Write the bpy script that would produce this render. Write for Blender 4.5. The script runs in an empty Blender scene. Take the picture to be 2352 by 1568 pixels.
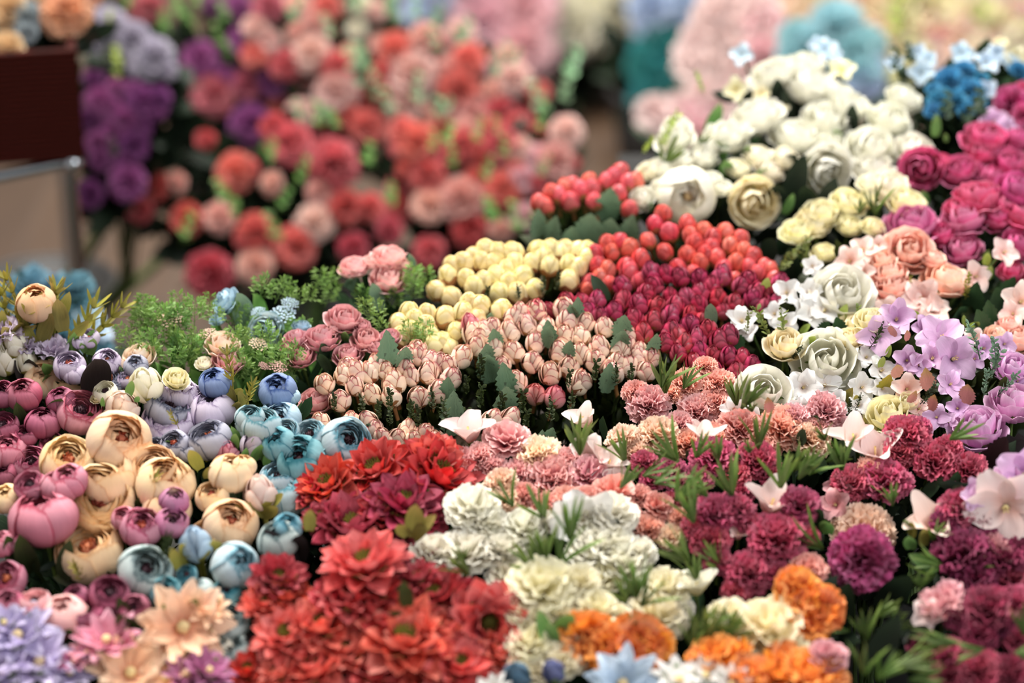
import bpy, math, random
import numpy as np
from mathutils import Vector, Matrix, Quaternion
R = math.radians
random.seed(7); RNG = np.random.RandomState(11)
COL = bpy.context.scene.collection

# ---------------------------------------------------------------- camera
PITCH = R(25.0); CAMZ = 1.6; FPX = 5553.0
cam = bpy.data.cameras.new('camera'); camo = bpy.data.objects.new('camera', cam); COL.objects.link(camo)
camo.location = (0, 0, CAMZ); camo.rotation_euler = (math.pi / 2 - PITCH, 0, 0)
cam.sensor_width = 36.0; cam.lens = FPX / 2352 * 36.0
cam.clip_start = .05; cam.clip_end = 60
cam.dof.use_dof = True; cam.dof.focus_distance = 2.40; cam.dof.aperture_fstop = 1.75; cam.dof.aperture_blades = 0
bpy.context.scene.camera = camo
# ---------------------------------------------------------------- light
vs = bpy.context.scene.view_settings
vs.view_transform = 'Standard'; vs.look = 'None'; vs.gamma = 1; vs.use_curve_mapping = False
vs.exposure = 0.1
w = bpy.data.worlds.new('daylight_hall'); bpy.context.scene.world = w; w.use_nodes = True
bg = w.node_tree.nodes['Background']; bg.inputs[0].default_value = (.97, .97, 1, 1); bg.inputs[1].default_value = .46
def area(name, loc, tgt, sx, sy, e, col):
    l = bpy.data.lights.new(name, 'AREA'); l.shape = 'RECTANGLE'; l.size = sx; l.size_y = sy; l.energy = e; l.color = col
    o = bpy.data.objects.new(name, l); COL.objects.link(o); o.location = loc
    o.rotation_euler = (Vector(tgt) - Vector(loc)).to_track_quat('-Z', 'Y').to_euler(); return o
area('overhead_light', (-.9, 3.6, 4.0), (.1, 2.5, .5), 2.4, 1.8, 365, (1, .955, .9))  # main soft source, the ceiling skylights above the table
area('overhead_light', (.4, 5.9, 3.8), (.3, 4.6, .2), 2.6, 1.6, 190, (1, .97, .93))  # added lamp that brightens the far bouquets, not a known opening
area('side_light', (2.6, .2, 3.4), (.1, 2.6, .5), 2.0, 1.5, 90, (.95, .97, 1))  # cool area lamp high up at the right

# ---------------------------------------------------------------- pixel <-> place
FW = Vector((0, math.cos(PITCH), -math.sin(PITCH))); UP = Vector((0, math.sin(PITCH), math.cos(PITCH))); RT = Vector((1, 0, 0))
CP = Vector((0, 0, CAMZ))
def ray(px, py): return FW + RT * ((px - 1176) / FPX) + UP * ((784 - py) / FPX)      # unit depth
def atD(px, py, D): return CP + ray(px, py) * D
def on(px, py, p0, t):
    r = ray(px, py)                       # z = p0.z + t*(y-p0.y)
    k = (p0.z - t * p0.y - CAMZ) / (r.z - t * r.y)
    return CP + r * k
BED = Vector((0, 2.224, .55)); BT = .25
def bed(px, py, dz=0): return on(px, py, BED + Vector((0, 0, dz)), BT)
def bedz(y): return BED.z + BT * (y - BED.y)
DROP = .27

# ---------------------------------------------------------------- helpers
def lin(h):
    h = h.lstrip('#'); c = [int(h[i:i+2], 16) / 255 for i in (0, 2, 4)]
    return tuple(x / 12.92 if x <= .04045 else ((x + .055) / 1.055) ** 2.4 for x in c) + (1,)
MATS = {}
def petalmat(name, base, tip=None, root=None, edge=None, rough=.62, trans=.22, spec=.25, ew=.84, var=.16, r0=.0, r1=.45, bump=.25):
    if name in MATS: return MATS[name]
    tip = tip or base; root = root or base
    m = bpy.data.materials.new(name); m.use_nodes = True; nt = m.node_tree; N = nt.nodes; L = nt.links; N.clear()
    out = N.new('ShaderNodeOutputMaterial'); at = N.new('ShaderNodeAttribute'); at.attribute_name = 'pt'
    sep = N.new('ShaderNodeSeparateXYZ'); L.new(at.outputs['Vector'], sep.inputs[0])
    def mth(op, a, b=None, c=None):
        n = N.new('ShaderNodeMath'); n.operation = op
        for i, x in enumerate((a, b, c)):
            if x is None: continue
            if isinstance(x, (int, float)): n.inputs[i].default_value = x
            else: L.new(x, n.inputs[i])
        return n.outputs[0]
    def mix(f, a, b):
        n = N.new('ShaderNodeMix'); n.data_type = 'RGBA'
        if isinstance(f, (int, float)): n.inputs[0].default_value = f
        else: L.new(f, n.inputs[0])
        for i, x in ((6, a), (7, b)):
            if isinstance(x, tuple): n.inputs[i].default_value = x
            else: L.new(x, n.inputs[i])
        return n.outputs[2]
    def mr(x, a, b, lo=0, hi=1):
        n = N.new('ShaderNodeMapRange'); n.interpolation_type = 'SMOOTHSTEP'; L.new(x, n.inputs[0])
        n.inputs[1].default_value = a; n.inputs[2].default_value = b; n.inputs[3].default_value = lo; n.inputs[4].default_value = hi
        return n.outputs[0]
    v, u, rd = sep.outputs
    oi = N.new('ShaderNodeObjectInfo')
    cx = N.new('ShaderNodeCombineXYZ'); L.new(mth('MULTIPLY', u, 9.0), cx.inputs[0]); L.new(mth('MULTIPLY', v, 1.6), cx.inputs[1]); L.new(mth('MULTIPLY', rd, 40.0), cx.inputs[2])
    nz = N.new('ShaderNodeTexNoise'); nz.inputs['Scale'].default_value = 1.6; nz.inputs['Detail'].default_value = 3; L.new(cx.outputs[0], nz.inputs['Vector'])
    c = mix(mr(v, r0, r1), lin(root), lin(base)); c = mix(mr(v, .5, 1.0), c, lin(tip))
    if edge:
        au = mth('ABSOLUTE', mth('SUBTRACT', mth('MULTIPLY', u, 2.0), 1.0))
        e = mth('MAXIMUM', au, v); e = mth('ADD', e, mth('MULTIPLY', mth('SUBTRACT', nz.outputs[0], .5), .14))
        c = mix(mr(e, ew, ew + .1), c, lin(edge))
    hs = N.new('ShaderNodeHueSaturation'); L.new(c, hs.inputs['Color'])
    val = mth('ADD', 1 - var * .9, mth('MULTIPLY', rd, var)); val = mth('ADD', val, mth('MULTIPLY', mth('SUBTRACT', nz.outputs[0], .5), var * 1.4))
    val = mth('ADD', val, mth('MULTIPLY', oi.outputs['Random'], var * .7))
    L.new(val, hs.inputs['Value']); L.new(mth('ADD', .488, mth('MULTIPLY', oi.outputs['Random'], .024)), hs.inputs['Hue'])
    L.new(mth('ADD', .84, mth('MULTIPLY', rd, .14)), hs.inputs['Saturation'])
    col = hs.outputs[0]
    bp = N.new('ShaderNodeBump'); bp.inputs['Strength'].default_value = bump; bp.inputs['Distance'].default_value = .0012; L.new(nz.outputs[0], bp.inputs['Height'])
    p = N.new('ShaderNodeBsdfPrincipled'); L.new(col, p.inputs['Base Color']); p.inputs['Roughness'].default_value = rough
    p.inputs['Specular IOR Level'].default_value = spec; L.new(bp.outputs[0], p.inputs['Normal'])
    if trans:
        tr = N.new('ShaderNodeBsdfTranslucent'); L.new(col, tr.inputs[0]); ms = N.new('ShaderNodeMixShader'); ms.inputs[0].default_value = trans
        L.new(p.outputs[0], ms.inputs[1]); L.new(tr.outputs[0], ms.inputs[2]); L.new(ms.outputs[0], out.inputs[0])
    else: L.new(p.outputs[0], out.inputs[0])
    MATS[name] = m; return m
def leafmat(name, c, tip=None, spots=None, rough=.5, trans=.2, var=.3):
    if name in MATS: return MATS[name]
    m = petalmat(name, c, tip or c, c, None, rough, trans, .35, var=var, bump=.4)
    if spots:
        nt = m.node_tree; N = nt.nodes; L = nt.links; p = next(n for n in N if n.type == 'BSDF_PRINCIPLED')
        src = p.inputs['Base Color'].links[0].from_socket
        tc = N.new('ShaderNodeTexCoord'); nz = N.new('ShaderNodeTexNoise'); nz.inputs['Scale'].default_value = 9; L.new(tc.outputs['Object'], nz.inputs['Vector'])
        rp = N.new('ShaderNodeMapRange'); L.new(nz.outputs[0], rp.inputs[0]); rp.inputs[1].default_value = .62; rp.inputs[2].default_value = .68
        mx = N.new('ShaderNodeMix'); mx.data_type = 'RGBA'; L.new(rp.outputs[0], mx.inputs[0]); L.new(src, mx.inputs[6]); mx.inputs[7].default_value = lin(spots)
        L.new(mx.outputs[2], p.inputs['Base Color'])
    return m
def plain(name, c, rough=.5, metal=0, spec=.4):
    if name in MATS: return MATS[name]
    m = bpy.data.materials.new(name); m.use_nodes = True; nt = m.node_tree; p = nt.nodes['Principled BSDF']
    nz = nt.nodes.new('ShaderNodeTexNoise'); nz.inputs['Scale'].default_value = 35
    hs = nt.nodes.new('ShaderNodeHueSaturation'); hs.inputs['Color'].default_value = lin(c)
    mr = nt.nodes.new('ShaderNodeMapRange'); mr.inputs[3].default_value = .82; mr.inputs[4].default_value = 1.18
    nt.links.new(nz.outputs[0], mr.inputs[0]); nt.links.new(mr.outputs[0], hs.inputs['Value']); nt.links.new(hs.outputs[0], p.inputs['Base Color'])
    p.inputs['Roughness'].default_value = rough; p.inputs['Metallic'].default_value = metal; p.inputs['Specular IOR Level'].default_value = spec
    MATS[name] = m; return m

class M:
    def __init__(s): s.v = []; s.f = []; s.a = []; s.n = 0
    def grid(s, P, V, U, rd):             # P (nv,nu,3)
        nv, nu = P.shape[:2]; b = s.n
        s.v.append(P.reshape(-1, 3)); s.a.append(np.stack([V.ravel(), U.ravel() * .5 + .5, np.full(V.size, rd)], 1)); s.n += nv * nu
        i = np.arange(nv - 1)[:, None] * nu + np.arange(nu - 1)[None] + b
        s.f.append(np.stack([i, i + 1, i + nu + 1, i + nu], -1).reshape(-1, 4))
    def tube(s, pts, rads, n=6, rd=.5):
        pts = [Vector(p) for p in pts]; rows = []
        for k, p in enumerate(pts):
            t = (pts[min(k + 1, len(pts) - 1)] - pts[max(k - 1, 0)]).normalized(); q = t.to_track_quat('Z', 'Y')
            rows.append([p + q @ Vector((rads[k] * math.cos(a), rads[k] * math.sin(a), 0)) for a in np.linspace(0, 2 * math.pi, n + 1)])
        P = np.array([[list(x) for x in r_] for r_ in rows]); nv, nu = P.shape[:2]
        V, U = np.meshgrid(np.linspace(0, 1, nv), np.linspace(-1, 1, nu), indexing='ij'); s.grid(P, V, U, rd)
    def ball(s, c, r, sz=1, nv=7, nu=10, rd=.5, bump=0):
        V, U = np.meshgrid(np.linspace(0, 1, nv), np.linspace(-1, 1, nu), indexing='ij')
        rr = r * (1 + bump * np.sin(U * 12 + V * 9)); th = V * math.pi; ph = U * math.pi
        P = np.stack([c[0] + rr * np.sin(th) * np.cos(ph), c[1] + rr * np.sin(th) * np.sin(ph), c[2] - sz * r * np.cos(th)], -1); s.grid(P, V, U, rd)
    def box(s, x0, x1, y0, y1, z0, z1):
        for ax in range(3):
            for sgn in (0, 1):
                lo = [x0, y0, z0]; hi = [x1, y1, z1]; o = [i for i in range(3) if i != ax]
                P = np.zeros((2, 2, 3))
                for i in (0, 1):
                    for j in (0, 1):
                        q = [0, 0, 0]; q[ax] = (lo, hi)[sgn][ax]; q[o[0]] = (lo, hi)[i][o[0]]; q[o[1]] = (lo, hi)[j][o[1]]; P[i, j] = q
                V, U = np.meshgrid([0, 1], [-1, 1], indexing='ij'); s.grid(P, V.astype(float), U.astype(float), .5)
    def mesh(s, name, smooth=True):
        me = bpy.data.meshes.new(name); v = np.concatenate(s.v); f = np.concatenate(s.f)
        me.vertices.add(len(v)); me.vertices.foreach_set('co', v.astype(np.float32).ravel())
        me.loops.add(f.size); me.loops.foreach_set('vertex_index', f.astype(np.int32).ravel())
        me.polygons.add(len(f)); me.polygons.foreach_set('loop_start', np.arange(len(f), dtype=np.int32) * 4)
        me.update(calc_edges=True)
        at = me.attributes.new('pt', 'FLOAT_VECTOR', 'POINT'); at.data.foreach_set('vector', np.concatenate(s.a).astype(np.float32).ravel())
        if smooth: me.polygons.foreach_set('use_smooth', [True] * len(f))
        me.materials.append(None); return me

def bez(*p):
    p = np.array(p, float)
    def f(v):
        v = v[..., None]; return p[0] * (1 - v) ** 3 + 3 * p[1] * v * (1 - v) ** 2 + 3 * p[2] * v * v * (1 - v) + p[3] * v ** 3
    return f
def arc(Rr, f0, f1, sz=.85, z0=0):
    def f(v):
        a = f0 + (f1 - f0) * v; return np.stack([Rr * np.sin(a), z0 + Rr * sz * np.cos(a)], -1)
    return f
W_LANCE = lambda V: np.clip((V + .16) * (1.0 - V) * 3.2, 0, None) ** .72
W_FAN = lambda V: .22 + .78 * V ** .9
W_ROUND = lambda V: np.clip(np.sin(np.pi * (.07 + .71 * V)), 0, 1) ** .75
W_EGG = lambda V: np.clip(np.sin(np.pi * (.06 + .94 * V) ** 1.25), 0, 1) ** .75
def petal(m, az, prof, hw, mode='flat', wf=W_LANCE, nu=7, nv=6, rnd=.2, cup=0., ruf=0., rf=2., serr=0., sk=0., notch=0., twist=0., rp=2.2):
    V, U = np.meshgrid(np.linspace(0, 1, nv), np.linspace(-1, 1, nu), indexing='ij')
    ve = V * (1 - rnd * np.abs(U) ** rp) - notch * V ** 3 * np.exp(-(U / .25) ** 2)
    if serr: ve = ve + (V > .99) * serr * (np.arange(nu)[None] % 2 - .5) * 2
    q = prof(ve); d = (prof(ve + .01) - prof(ve - .01)); d /= np.linalg.norm(d, axis=-1, keepdims=True) + 1e-9
    r, z = q[..., 0], q[..., 1]; nr, nz_ = -d[..., 1], d[..., 0]
    ph = RNG.rand() * 6.28; rr = ruf * V ** 2 * np.sin(rf * U * math.pi + ph) + ruf * .6 * V ** 2 * np.sin(rf * 1.9 * U * math.pi + ph * 3)
    if mode == 'wrap':
        c = rr + cup * U ** 2 * V ** 2; th = az + U * hw * (.75 + .25 * np.sin(V * math.pi * .8)) ; r2 = r + nr * -c + sk * U
        P = np.stack([r2 * np.cos(th), r2 * np.sin(th), z - nz_ * c], -1)
    else:
        wv = hw * wf(V); c = cup * wv * U ** 2 + rr; er = np.array([math.cos(az), math.sin(az), 0]); et = np.array([-math.sin(az), math.cos(az), 0]); ez = np.array([0, 0, 1.])
        P = (r + nr * c)[..., None] * er + (z + nz_ * c + twist * U * wv)[..., None] * ez + (U * wv)[..., None] * et
    m.grid(P, V, U, RNG.rand())
rn = lambda a=1: (RNG.rand() - .5) * 2 * a

# ---------------------------------------------------------------- flower heads (unit radius, facing +Z)
def g_bud(k):
    m = M(); a0 = rn(3); op = (0, .03, .12)[k % 3]
    m.ball((0, 0, .1), .62, 1.35, rd=.4)
    for i in range(3): petal(m, a0 + i * 2.09, bez((.1, -.9), (.95, -.8), (.75, .7), (.16 + op, 1.12)), R(68), 'wrap', nu=9, nv=8, rnd=.32, sk=.05)
    for i in range(3): petal(m, a0 + 1.2 + i * 2.09, bez((.1, -1), (1.15, -.9), (1.02, .62), (.34 + op, .98 - rn(.06))), R(60), 'wrap', nu=9, nv=8, rnd=.38, sk=.05)
    for i in range(4): petal(m, a0 + .4 + i * 1.57, bez((.1, -1.05), (1.3, -1.0), (1.18, .3), (.72 + op * 1.6, .52 + rn(.1))), R(47), 'wrap', nu=9, nv=8, rnd=.42, sk=.06)
    c = M(); n = 21; V, U = np.meshgrid(np.linspace(0, 1, 4), np.linspace(-1, 1, n), indexing='ij')
    z = -1.12 + V * (.8 + .34 * np.abs((np.arange(n)[None] % 4) - 2) / 2 - .1); rr = np.sqrt(np.clip(1 - (z / 1.12) ** 2, .02, 1)) * 1.05 + .04
    c.grid(np.stack([rr * np.cos(U * math.pi), rr * np.sin(U * math.pi), z], -1), V, U, .5)
    c.tube([(0, 0, -1.05), (.02, 0, -1.6), (.06, .02, -2.3)], [.26, .2, .2], 8)
    return {'head': m, 'calyx': c}
def g_bead(k):                                  # smooth closed ball of a bud with a pointed brown base
    m = M(); a0 = rn(3); m.ball((0, 0, 0), .9, 1.1, 9, 14, .6)
    for i in range(3): petal(m, a0 + i * 2.09, bez((.1, -1.0), (1.22, -1.0), (1.12, .85), (.06, 1.04)), R(70), 'wrap', nu=9, nv=9, rnd=.22, sk=.03)
    for i in range(3): petal(m, a0 + 1 + i * 2.09, bez((.1, -1.02), (1.28, -1.02), (1.22, .5), (.5, .86 + rn(.08))), R(58), 'wrap', nu=9, nv=9, rnd=.4, sk=.03)
    c = M(); n = 21; V, U = np.meshgrid(np.linspace(0, 1, 5), np.linspace(-1, 1, n), indexing='ij')
    z = -1.12 + V * (.95 + .36 * np.abs((np.arange(n)[None] % 4) - 2) / 2 - .15); rr = np.sqrt(np.clip(1 - (z / 1.14) ** 2, .02, 1)) * 1.08 + .03
    c.grid(np.stack([rr * np.cos(U * math.pi), rr * np.sin(U * math.pi), z], -1), V, U, .5); c.tube([(0, 0, -1.05), (.02, 0, -1.6), (.06, .02, -2.3)], [.26, .2, .2], 8)
    return {'head': m, 'calyx': c}
def g_ran(k):
    m = M(); op = (R(42), R(33), R(52), R(24))[k % 4]; a0 = rn(3); nr_ = 6
    for j in range(nr_):
        Rr = 1 - .115 * j; fe = op - R(3) * j + R(4) * (j % 2); n = 5 if j < 4 else 4
        for i in range(n):
            petal(m, a0 + j * .9 + i * 2 * math.pi / n + rn(.12), arc(Rr * (1 + rn(.02)), R(172), fe + rn(.09), .86, -.02 * j), R(52), 'wrap', nu=9, nv=10, rnd=.12, sk=.05, ruf=.018, rf=2, cup=-.03)
    c = M(); c.ball((0, 0, -.05), .3, 1.0, bump=.12)
    for i in range(26):
        a = rn(3.14); r_ = .22 * math.sqrt(RNG.rand()); c.tube([(r_ * math.cos(a), r_ * math.sin(a), .1), (r_ * 1.1 * math.cos(a), r_ * 1.1 * math.sin(a), .28 + rn(.05))], [.035, .03], 4, RNG.rand())
    return {'head': m, 'centre': c, 'calyx': sepals(.62, -.84, 1.0)}
def sepals(L, z0, ln=1.0):
    c = M(); n = 5; a0 = rn(3)
    for i in range(n): petal(c, a0 + i * 6.283 / n, bez((.06, z0 - .04), (.4, z0 - .06), (.7 * L + .2, z0 + .12), (L + .25, z0 + .45)), .24, 'flat', W_LANCE, 5, 5, .1, cup=.4)
    c.tube([(0, 0, z0 + .05), (0, 0, z0 - .5), (.05, .02, z0 - 1.3 * ln)], [.12, .075, .07], 6)
    return c
def g_rose(k, full=1.0):
    m = M(); a0 = rn(3); j_ = lambda s=.03: rn(s)
    m.ball((0, 0, -.05), .2, 2.0)
    rings = [(3, 80, [(.05, -.5), (.26, -.4), (.22, .3), (.05, .54)], .12), (3, 68, [(.05, -.5), (.48, -.4), (.4, .35), (.22, .57)], .09), (4, 58, [(.05, -.5), (.72, -.45), (.6, .36), (.46, .52)], .07),
             (5, 50, [(.05, -.54), (.92, -.55), (.74, .25), (.84, .3)], .04), (5, 46, [(.05, -.58), (.98, -.7), (.9, .02), (1.08, -.06)], .0)]
    if full < 1: rings = rings[:4]
    for q, (n, hw, pr, sk) in enumerate(rings):
        for i in range(n):
            pp = [(a + j_() * (b_ > 0), z + j_()) for b_, (a, z) in enumerate(pr)]; pp[3] = (pp[3][0] + rn(.05), pp[3][1] + rn(.06))
            petal(m, a0 + q * .75 + i * 6.283 / n + rn(.12), bez(*pp), R(hw), 'wrap', nu=11, nv=9, rnd=.16 + .07 * (q > 3), sk=sk, ruf=.015 + .012 * q * (q > 1), rf=1.3, cup=.03 + .05 * (q > 2), rp=3)
    return {'head': m, 'calyx': sepals(.6, -.55, 1.0)}
def g_carn(k):
    m = M(); n = 78
    for i in range(n):
        f = ((i + .5) / n) ** .62 * R(112); L = (.86 + .14 * RNG.rand()) * (.82 + .18 * min(1, f / .8)); a = i * 2.39996 + rn(.3)
        s, c_ = math.sin(f), math.cos(f)
        petal(m, a, bez((.02, -.25), (.25 * s + .03, -.1 + .2 * c_), (.7 * L * s, .55 * L * c_), (L * s + rn(.04), L * c_ * .78 - .02 + rn(.05))), .27 + .06 * RNG.rand(), 'flat', W_FAN, 9, 5, .12, ruf=.085, rf=1.7, serr=.035, twist=rn(.35))
    return {'head': m, 'calyx': sepals(.45, -.5, 1.0)}
def g_fancarn(k):                                # softer, wider pleated petals
    m = M(); n = 26
    for i in range(n):
        f = ((i + .5) / n) ** .7 * R(100); L = .88 + .12 * RNG.rand(); a = i * 2.39996 + rn(.4); s, c_ = math.sin(f), math.cos(f)
        petal(m, a, bez((.02, -.3), (.25 * s + .03, -.1 + .2 * c_), (.75 * L * s, .55 * L * c_), (L * s, L * c_ * .7 + rn(.05))), .5, 'flat', W_FAN, 13, 6, .2, ruf=.05, rf=3.0, serr=.014, twist=rn(.3))
    return {'head': m, 'calyx': sepals(.45, -.5, 1.0)}
def g_dahl(k):
    m = M(); a0 = rn(3)
    for q, (f, n, L, hw) in enumerate([(R(86), 10, 1.0, .25), (R(70), 10, .96, .24), (R(52), 8, .84, .22), (R(32), 7, .62, .17)]):
        for i in range(n):
            ff = f + rn(.12); l = L * (1 + rn(.08)); s, c_ = math.sin(ff), math.cos(ff)
            petal(m, a0 + q * .31 + i * 6.283 / n + rn(.08), bez((.05, -.12), (.3 * s + .08, .02), (.75 * l * s, .5 * l * c_ - .02), (l * s, l * c_ + rn(.08))), hw * (1 + rn(.1)), 'flat', W_LANCE, 7, 8, .0, cup=.55, ruf=.02, rf=1.2, twist=rn(.15))
    c = M(); c.ball((0, 0, .08), .17, .8)
    for i in range(30):
        a = i * 2.4; r_ = .15 * math.sqrt(i / 30); c.tube([(r_ * math.cos(a), r_ * math.sin(a), .1), (r_ * 1.35 * math.cos(a), r_ * 1.35 * math.sin(a), .3)], [.018, .022], 4, RNG.rand())
    return {'head': m, 'centre': c, 'calyx': sepals(.35, -.15, 1.2)}
def g_daisy(k):
    m = M(); a0 = rn(3)
    for q, (f, n, L, hw) in enumerate([(R(82), 9, 1.0, .27), (R(58), 8, .9, .25)]):
        for i in range(n):
            ff = f + rn(.16); l = L * (1 + rn(.08)); s, c_ = math.sin(ff), math.cos(ff)
            petal(m, a0 + q * .35 + i * 6.283 / n + rn(.1), bez((.05, -.12), (.3 * s + .08, .0), (.75 * l * s, .45 * l * c_), (l * s, l * c_ * .9 + rn(.1))), hw, 'flat', lambda V: np.clip((V + .15) * (1.2 - V ** 2.2) * 1.15, 0, None) ** .7, 9, 8, .2, cup=.4, ruf=.03, rf=1.5, serr=.02)
    c = M(); c.ball((0, 0, .04), .14, .9, bump=.1)
    return {'head': m, 'centre': c, 'calyx': sepals(.35, -.15, 1.2)}
def g_blossom(k):
    m = M(); a0 = rn(3); n = (5, 4, 5)[k % 3]; up = (.12, .3, .55)[k % 3]
    for i in range(n):
        petal(m, a0 + i * 6.283 / n + rn(.1), bez((.03, -.1), (.25, .02 + up * .3), (.65, up * .9 + rn(.1)), (.98, up * (.7 + rn(.5)))), .44, 'flat', W_ROUND, 9, 8, .26, cup=.25 + rn(.15), ruf=.04, rf=1.4, notch=.05, twist=rn(.15))
    c = M(); c.ball((0, 0, .02), .07, 1.2)
    for i in range(5): a = i * 1.257; c.tube([(0, 0, 0), (.08 * math.cos(a), .08 * math.sin(a), .24)], [.012, .02], 4)
    s = M(); s.tube([(0, 0, 0), (0, 0, -.3), (.06, .03, -1.1)], [.08, .05, .04], 6)
    return {'head': m, 'centre': c, 'calyx': s}
def g_freesia(k):                                # upright trumpet with three broad petals
    m = M(); a0 = rn(3)
    for i in range(4):
        o = .35 + .5 * RNG.rand(); petal(m, a0 + i * 1.571 + rn(.2), bez((.05, -.6), (.2, -.2), (.3 + o * .5, .25), (.35 + o, .5 + rn(.3))), .5, 'flat', W_ROUND, 9, 8, .3, cup=.5, ruf=.03, rf=1.2)
    c = M(); c.tube([(0, 0, -.5), (0, 0, .1)], [.04, .05], 5)
    s = M(); s.tube([(0, 0, -.6), (.02, 0, -.9), (.1, 0, -1.9)], [.13, .06, .05], 6)
    return {'head': m, 'centre': c, 'calyx': s}
def g_ruf(k):
    m = M(); a0 = rn(3)
    for q, (f, n, L) in enumerate([(R(84), 5, 1.0), (R(55), 4, .95), (R(24), 3, .75)]):
        for i in range(n):
            ff = f + rn(.2); s, c_ = math.sin(ff), math.cos(ff)
            petal(m, a0 + q * .6 + i * 6.283 / n + rn(.15), bez((.03, -.4), (.3 * s, -.25), (.75 * L * s, .55 * L * c_), (L * s, L * c_ * .7 + rn(.1))), .66 * L, 'flat', W_FAN, 15, 8, .18, ruf=.12, rf=2.0, serr=.02, twist=rn(.3), cup=.1)
    return {'head': m, 'calyx': sepals(.5, -.45, 1.0)}
def g_cluster(k):                                # umbel of tiny round florets
    m = M()
    for i in range(46):
        r_ = .95 * math.sqrt((i + .5) / 46); a = i * 2.4; z = .25 * (1 - r_ ** 2) + rn(.05)
        for p in range(5): petal(m, p * 1.257, bez((.0, 0), (.05, .02), (.09, .03), (.12, .03)), .07, 'flat', W_EGG, 3, 3, .1); P = m.v[-1]; P += np.array([r_ * math.cos(a), r_ * math.sin(a), z])
        m.ball((r_ * math.cos(a), r_ * math.sin(a), z + .02), .07, 1, 5, 6, RNG.rand())
    c = M()
    for i in range(12): a = i * 2.4; r_ = .8 * math.sqrt(i / 12); c.tube([(r_ * math.cos(a), r_ * math.sin(a), .15), (0, 0, -.8)], [.03, .03], 4)
    return {'head': m, 'calyx': c}
GEN = {'bud': (g_bud, 4), 'bead': (g_bead, 3), 'ran': (g_ran, 4), 'rose': (g_rose, 4), 'carn': (g_carn, 3), 'fan': (g_fancarn, 3), 'dahl': (g_dahl, 3), 'daisy': (g_daisy, 3),
       'blossom': (g_blossom, 6), 'freesia': (g_freesia, 4), 'ruf': (g_ruf, 3), 'cluster': (g_cluster, 2)}
KNAME = {'bud': 'rosebud', 'bead': 'rosebud', 'ran': 'ranunculus', 'rose': 'rose', 'carn': 'carnation', 'fan': 'carnation', 'dahl': 'dahlia', 'daisy': 'daisy', 'blossom': 'blossom', 'freesia': 'freesia', 'ruf': 'ruffled_flower', 'cluster': 'floret_cluster'}
LIB = {}
for kk, (g, n) in GEN.items():
    LIB[kk] = [{p: mm.mesh(KNAME[kk] + '_' + p) for p, mm in g(i).items()} for i in range(n)]

# ---------------------------------------------------------------- leaves (grow along +Z, unit length)
def leafP(m, o, d, L, wd, roll=0, fold=.25, bend=.2, serr=0, nu=5, nv=8, wf=W_LANCE, rd=None):
    V, U = np.meshgrid(np.linspace(0, 1, nv), np.linspace(-1, 1, nu), indexing='ij')
    wv = wd * wf(V) * (1 + serr * ((np.arange(nv)[:, None] % 2) - .5) * 2)
    P = np.stack([U * wv, bend * L * V ** 2 + fold * wv * np.abs(U), V * L], -1)
    q = Vector(d).normalized().to_track_quat('Z', 'Y') @ Quaternion((0, 0, 1), roll); A = np.array(q.to_matrix())
    m.grid(P @ A.T + np.array(o), V, U, RNG.rand() if rd is None else rd)
def rdir(up=.5, s=1):
    return Vector((rn(s), rn(s), up + rn(.3)))
def l_serr(k):
    m = M(); leafP(m, (0, 0, -.5), (0, 0, 1), 1.0, .25, 0, .3, (.15, -.12, .3)[k % 3], .13, 7, 15, lambda V: np.clip((V + .1) * (1.0 - V) * 3.4, 0, None) ** .95); return m
def l_plain(k):
    m = M(); leafP(m, (0, 0, -.5), (0, 0, 1), 1.0, .21, 0, .25, (.2, -.2, .35)[k % 3], 0, 5, 9); return m
def l_grass(k):
    m = M()
    for i in range(7):
        a = i * 2.4; t = .12 + .42 * RNG.rand(); leafP(m, (0, 0, 0), (t * math.cos(a), t * math.sin(a), 1), .6 + .4 * RNG.rand(), .042, rn(3), .35, .1 + .3 * RNG.rand(), 0, 3, 8, lambda V: np.clip((V + .35) * (1 - V ** 2.2) * 1.6, 0, None) ** .8)
    return m
def l_euc(k):
    m = M(); m.tube([(0, 0, 0), (.03, 0, .5), (.06, .02, 1)], [.015, .012, .006], 4)
    for i in range(11):
        z = .12 + .085 * i; a = i * 1.7; d = (math.cos(a), math.sin(a), .5); leafP(m, (.05 * z, 0, z), d, .26 - .012 * i, .12 - .005 * i, rn(.5), .1, .1, 0, 5, 6, W_EGG)
    return m
def l_fern(k):
    m = M(); m.tube([(0, 0, 0), (0, .03, .5), (0, .1, 1)], [.014, .01, .005], 4)
    for i in range(9):
        z = .15 + .095 * i; sd = 1 if i % 2 else -1; d0 = Vector((sd, rn(.4), .7)).normalized(); L0 = .42 * (1 - .5 * z)
        o = Vector((0, .1 * z * z, z)); m.tube([o, o + d0 * L0], [.008, .005], 3)
        for j in range(6):
            t = .25 + .15 * j; s2 = 1 if j % 2 else -1; dd = (d0 + Vector((-d0.z, rn(.6), d0.x)) * .9 * s2).normalized()
            leafP(m, o + d0 * L0 * t, dd, .17, .034, rn(3), .1, .1, 0, 3, 4, W_EGG)
    return m
def l_twig(k):
    m = M(); m.tube([(0, 0, 0), (.05, 0, .5), (.02, .06, 1)], [.018, .014, .008], 4)
    for i in range(22):
        z = .1 + .042 * i; a = i * 2.2; leafP(m, (.05 * z, 0, z), (math.cos(a), math.sin(a), .9), .16, .055, rn(3), .3, .15, 0, 3, 4, W_EGG); 
        if i % 3 == 0: m.ball((.05 * z + .08 * math.cos(a), .08 * math.sin(a), z + .05), .024, 1.2, 4, 6)
    return m
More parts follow.
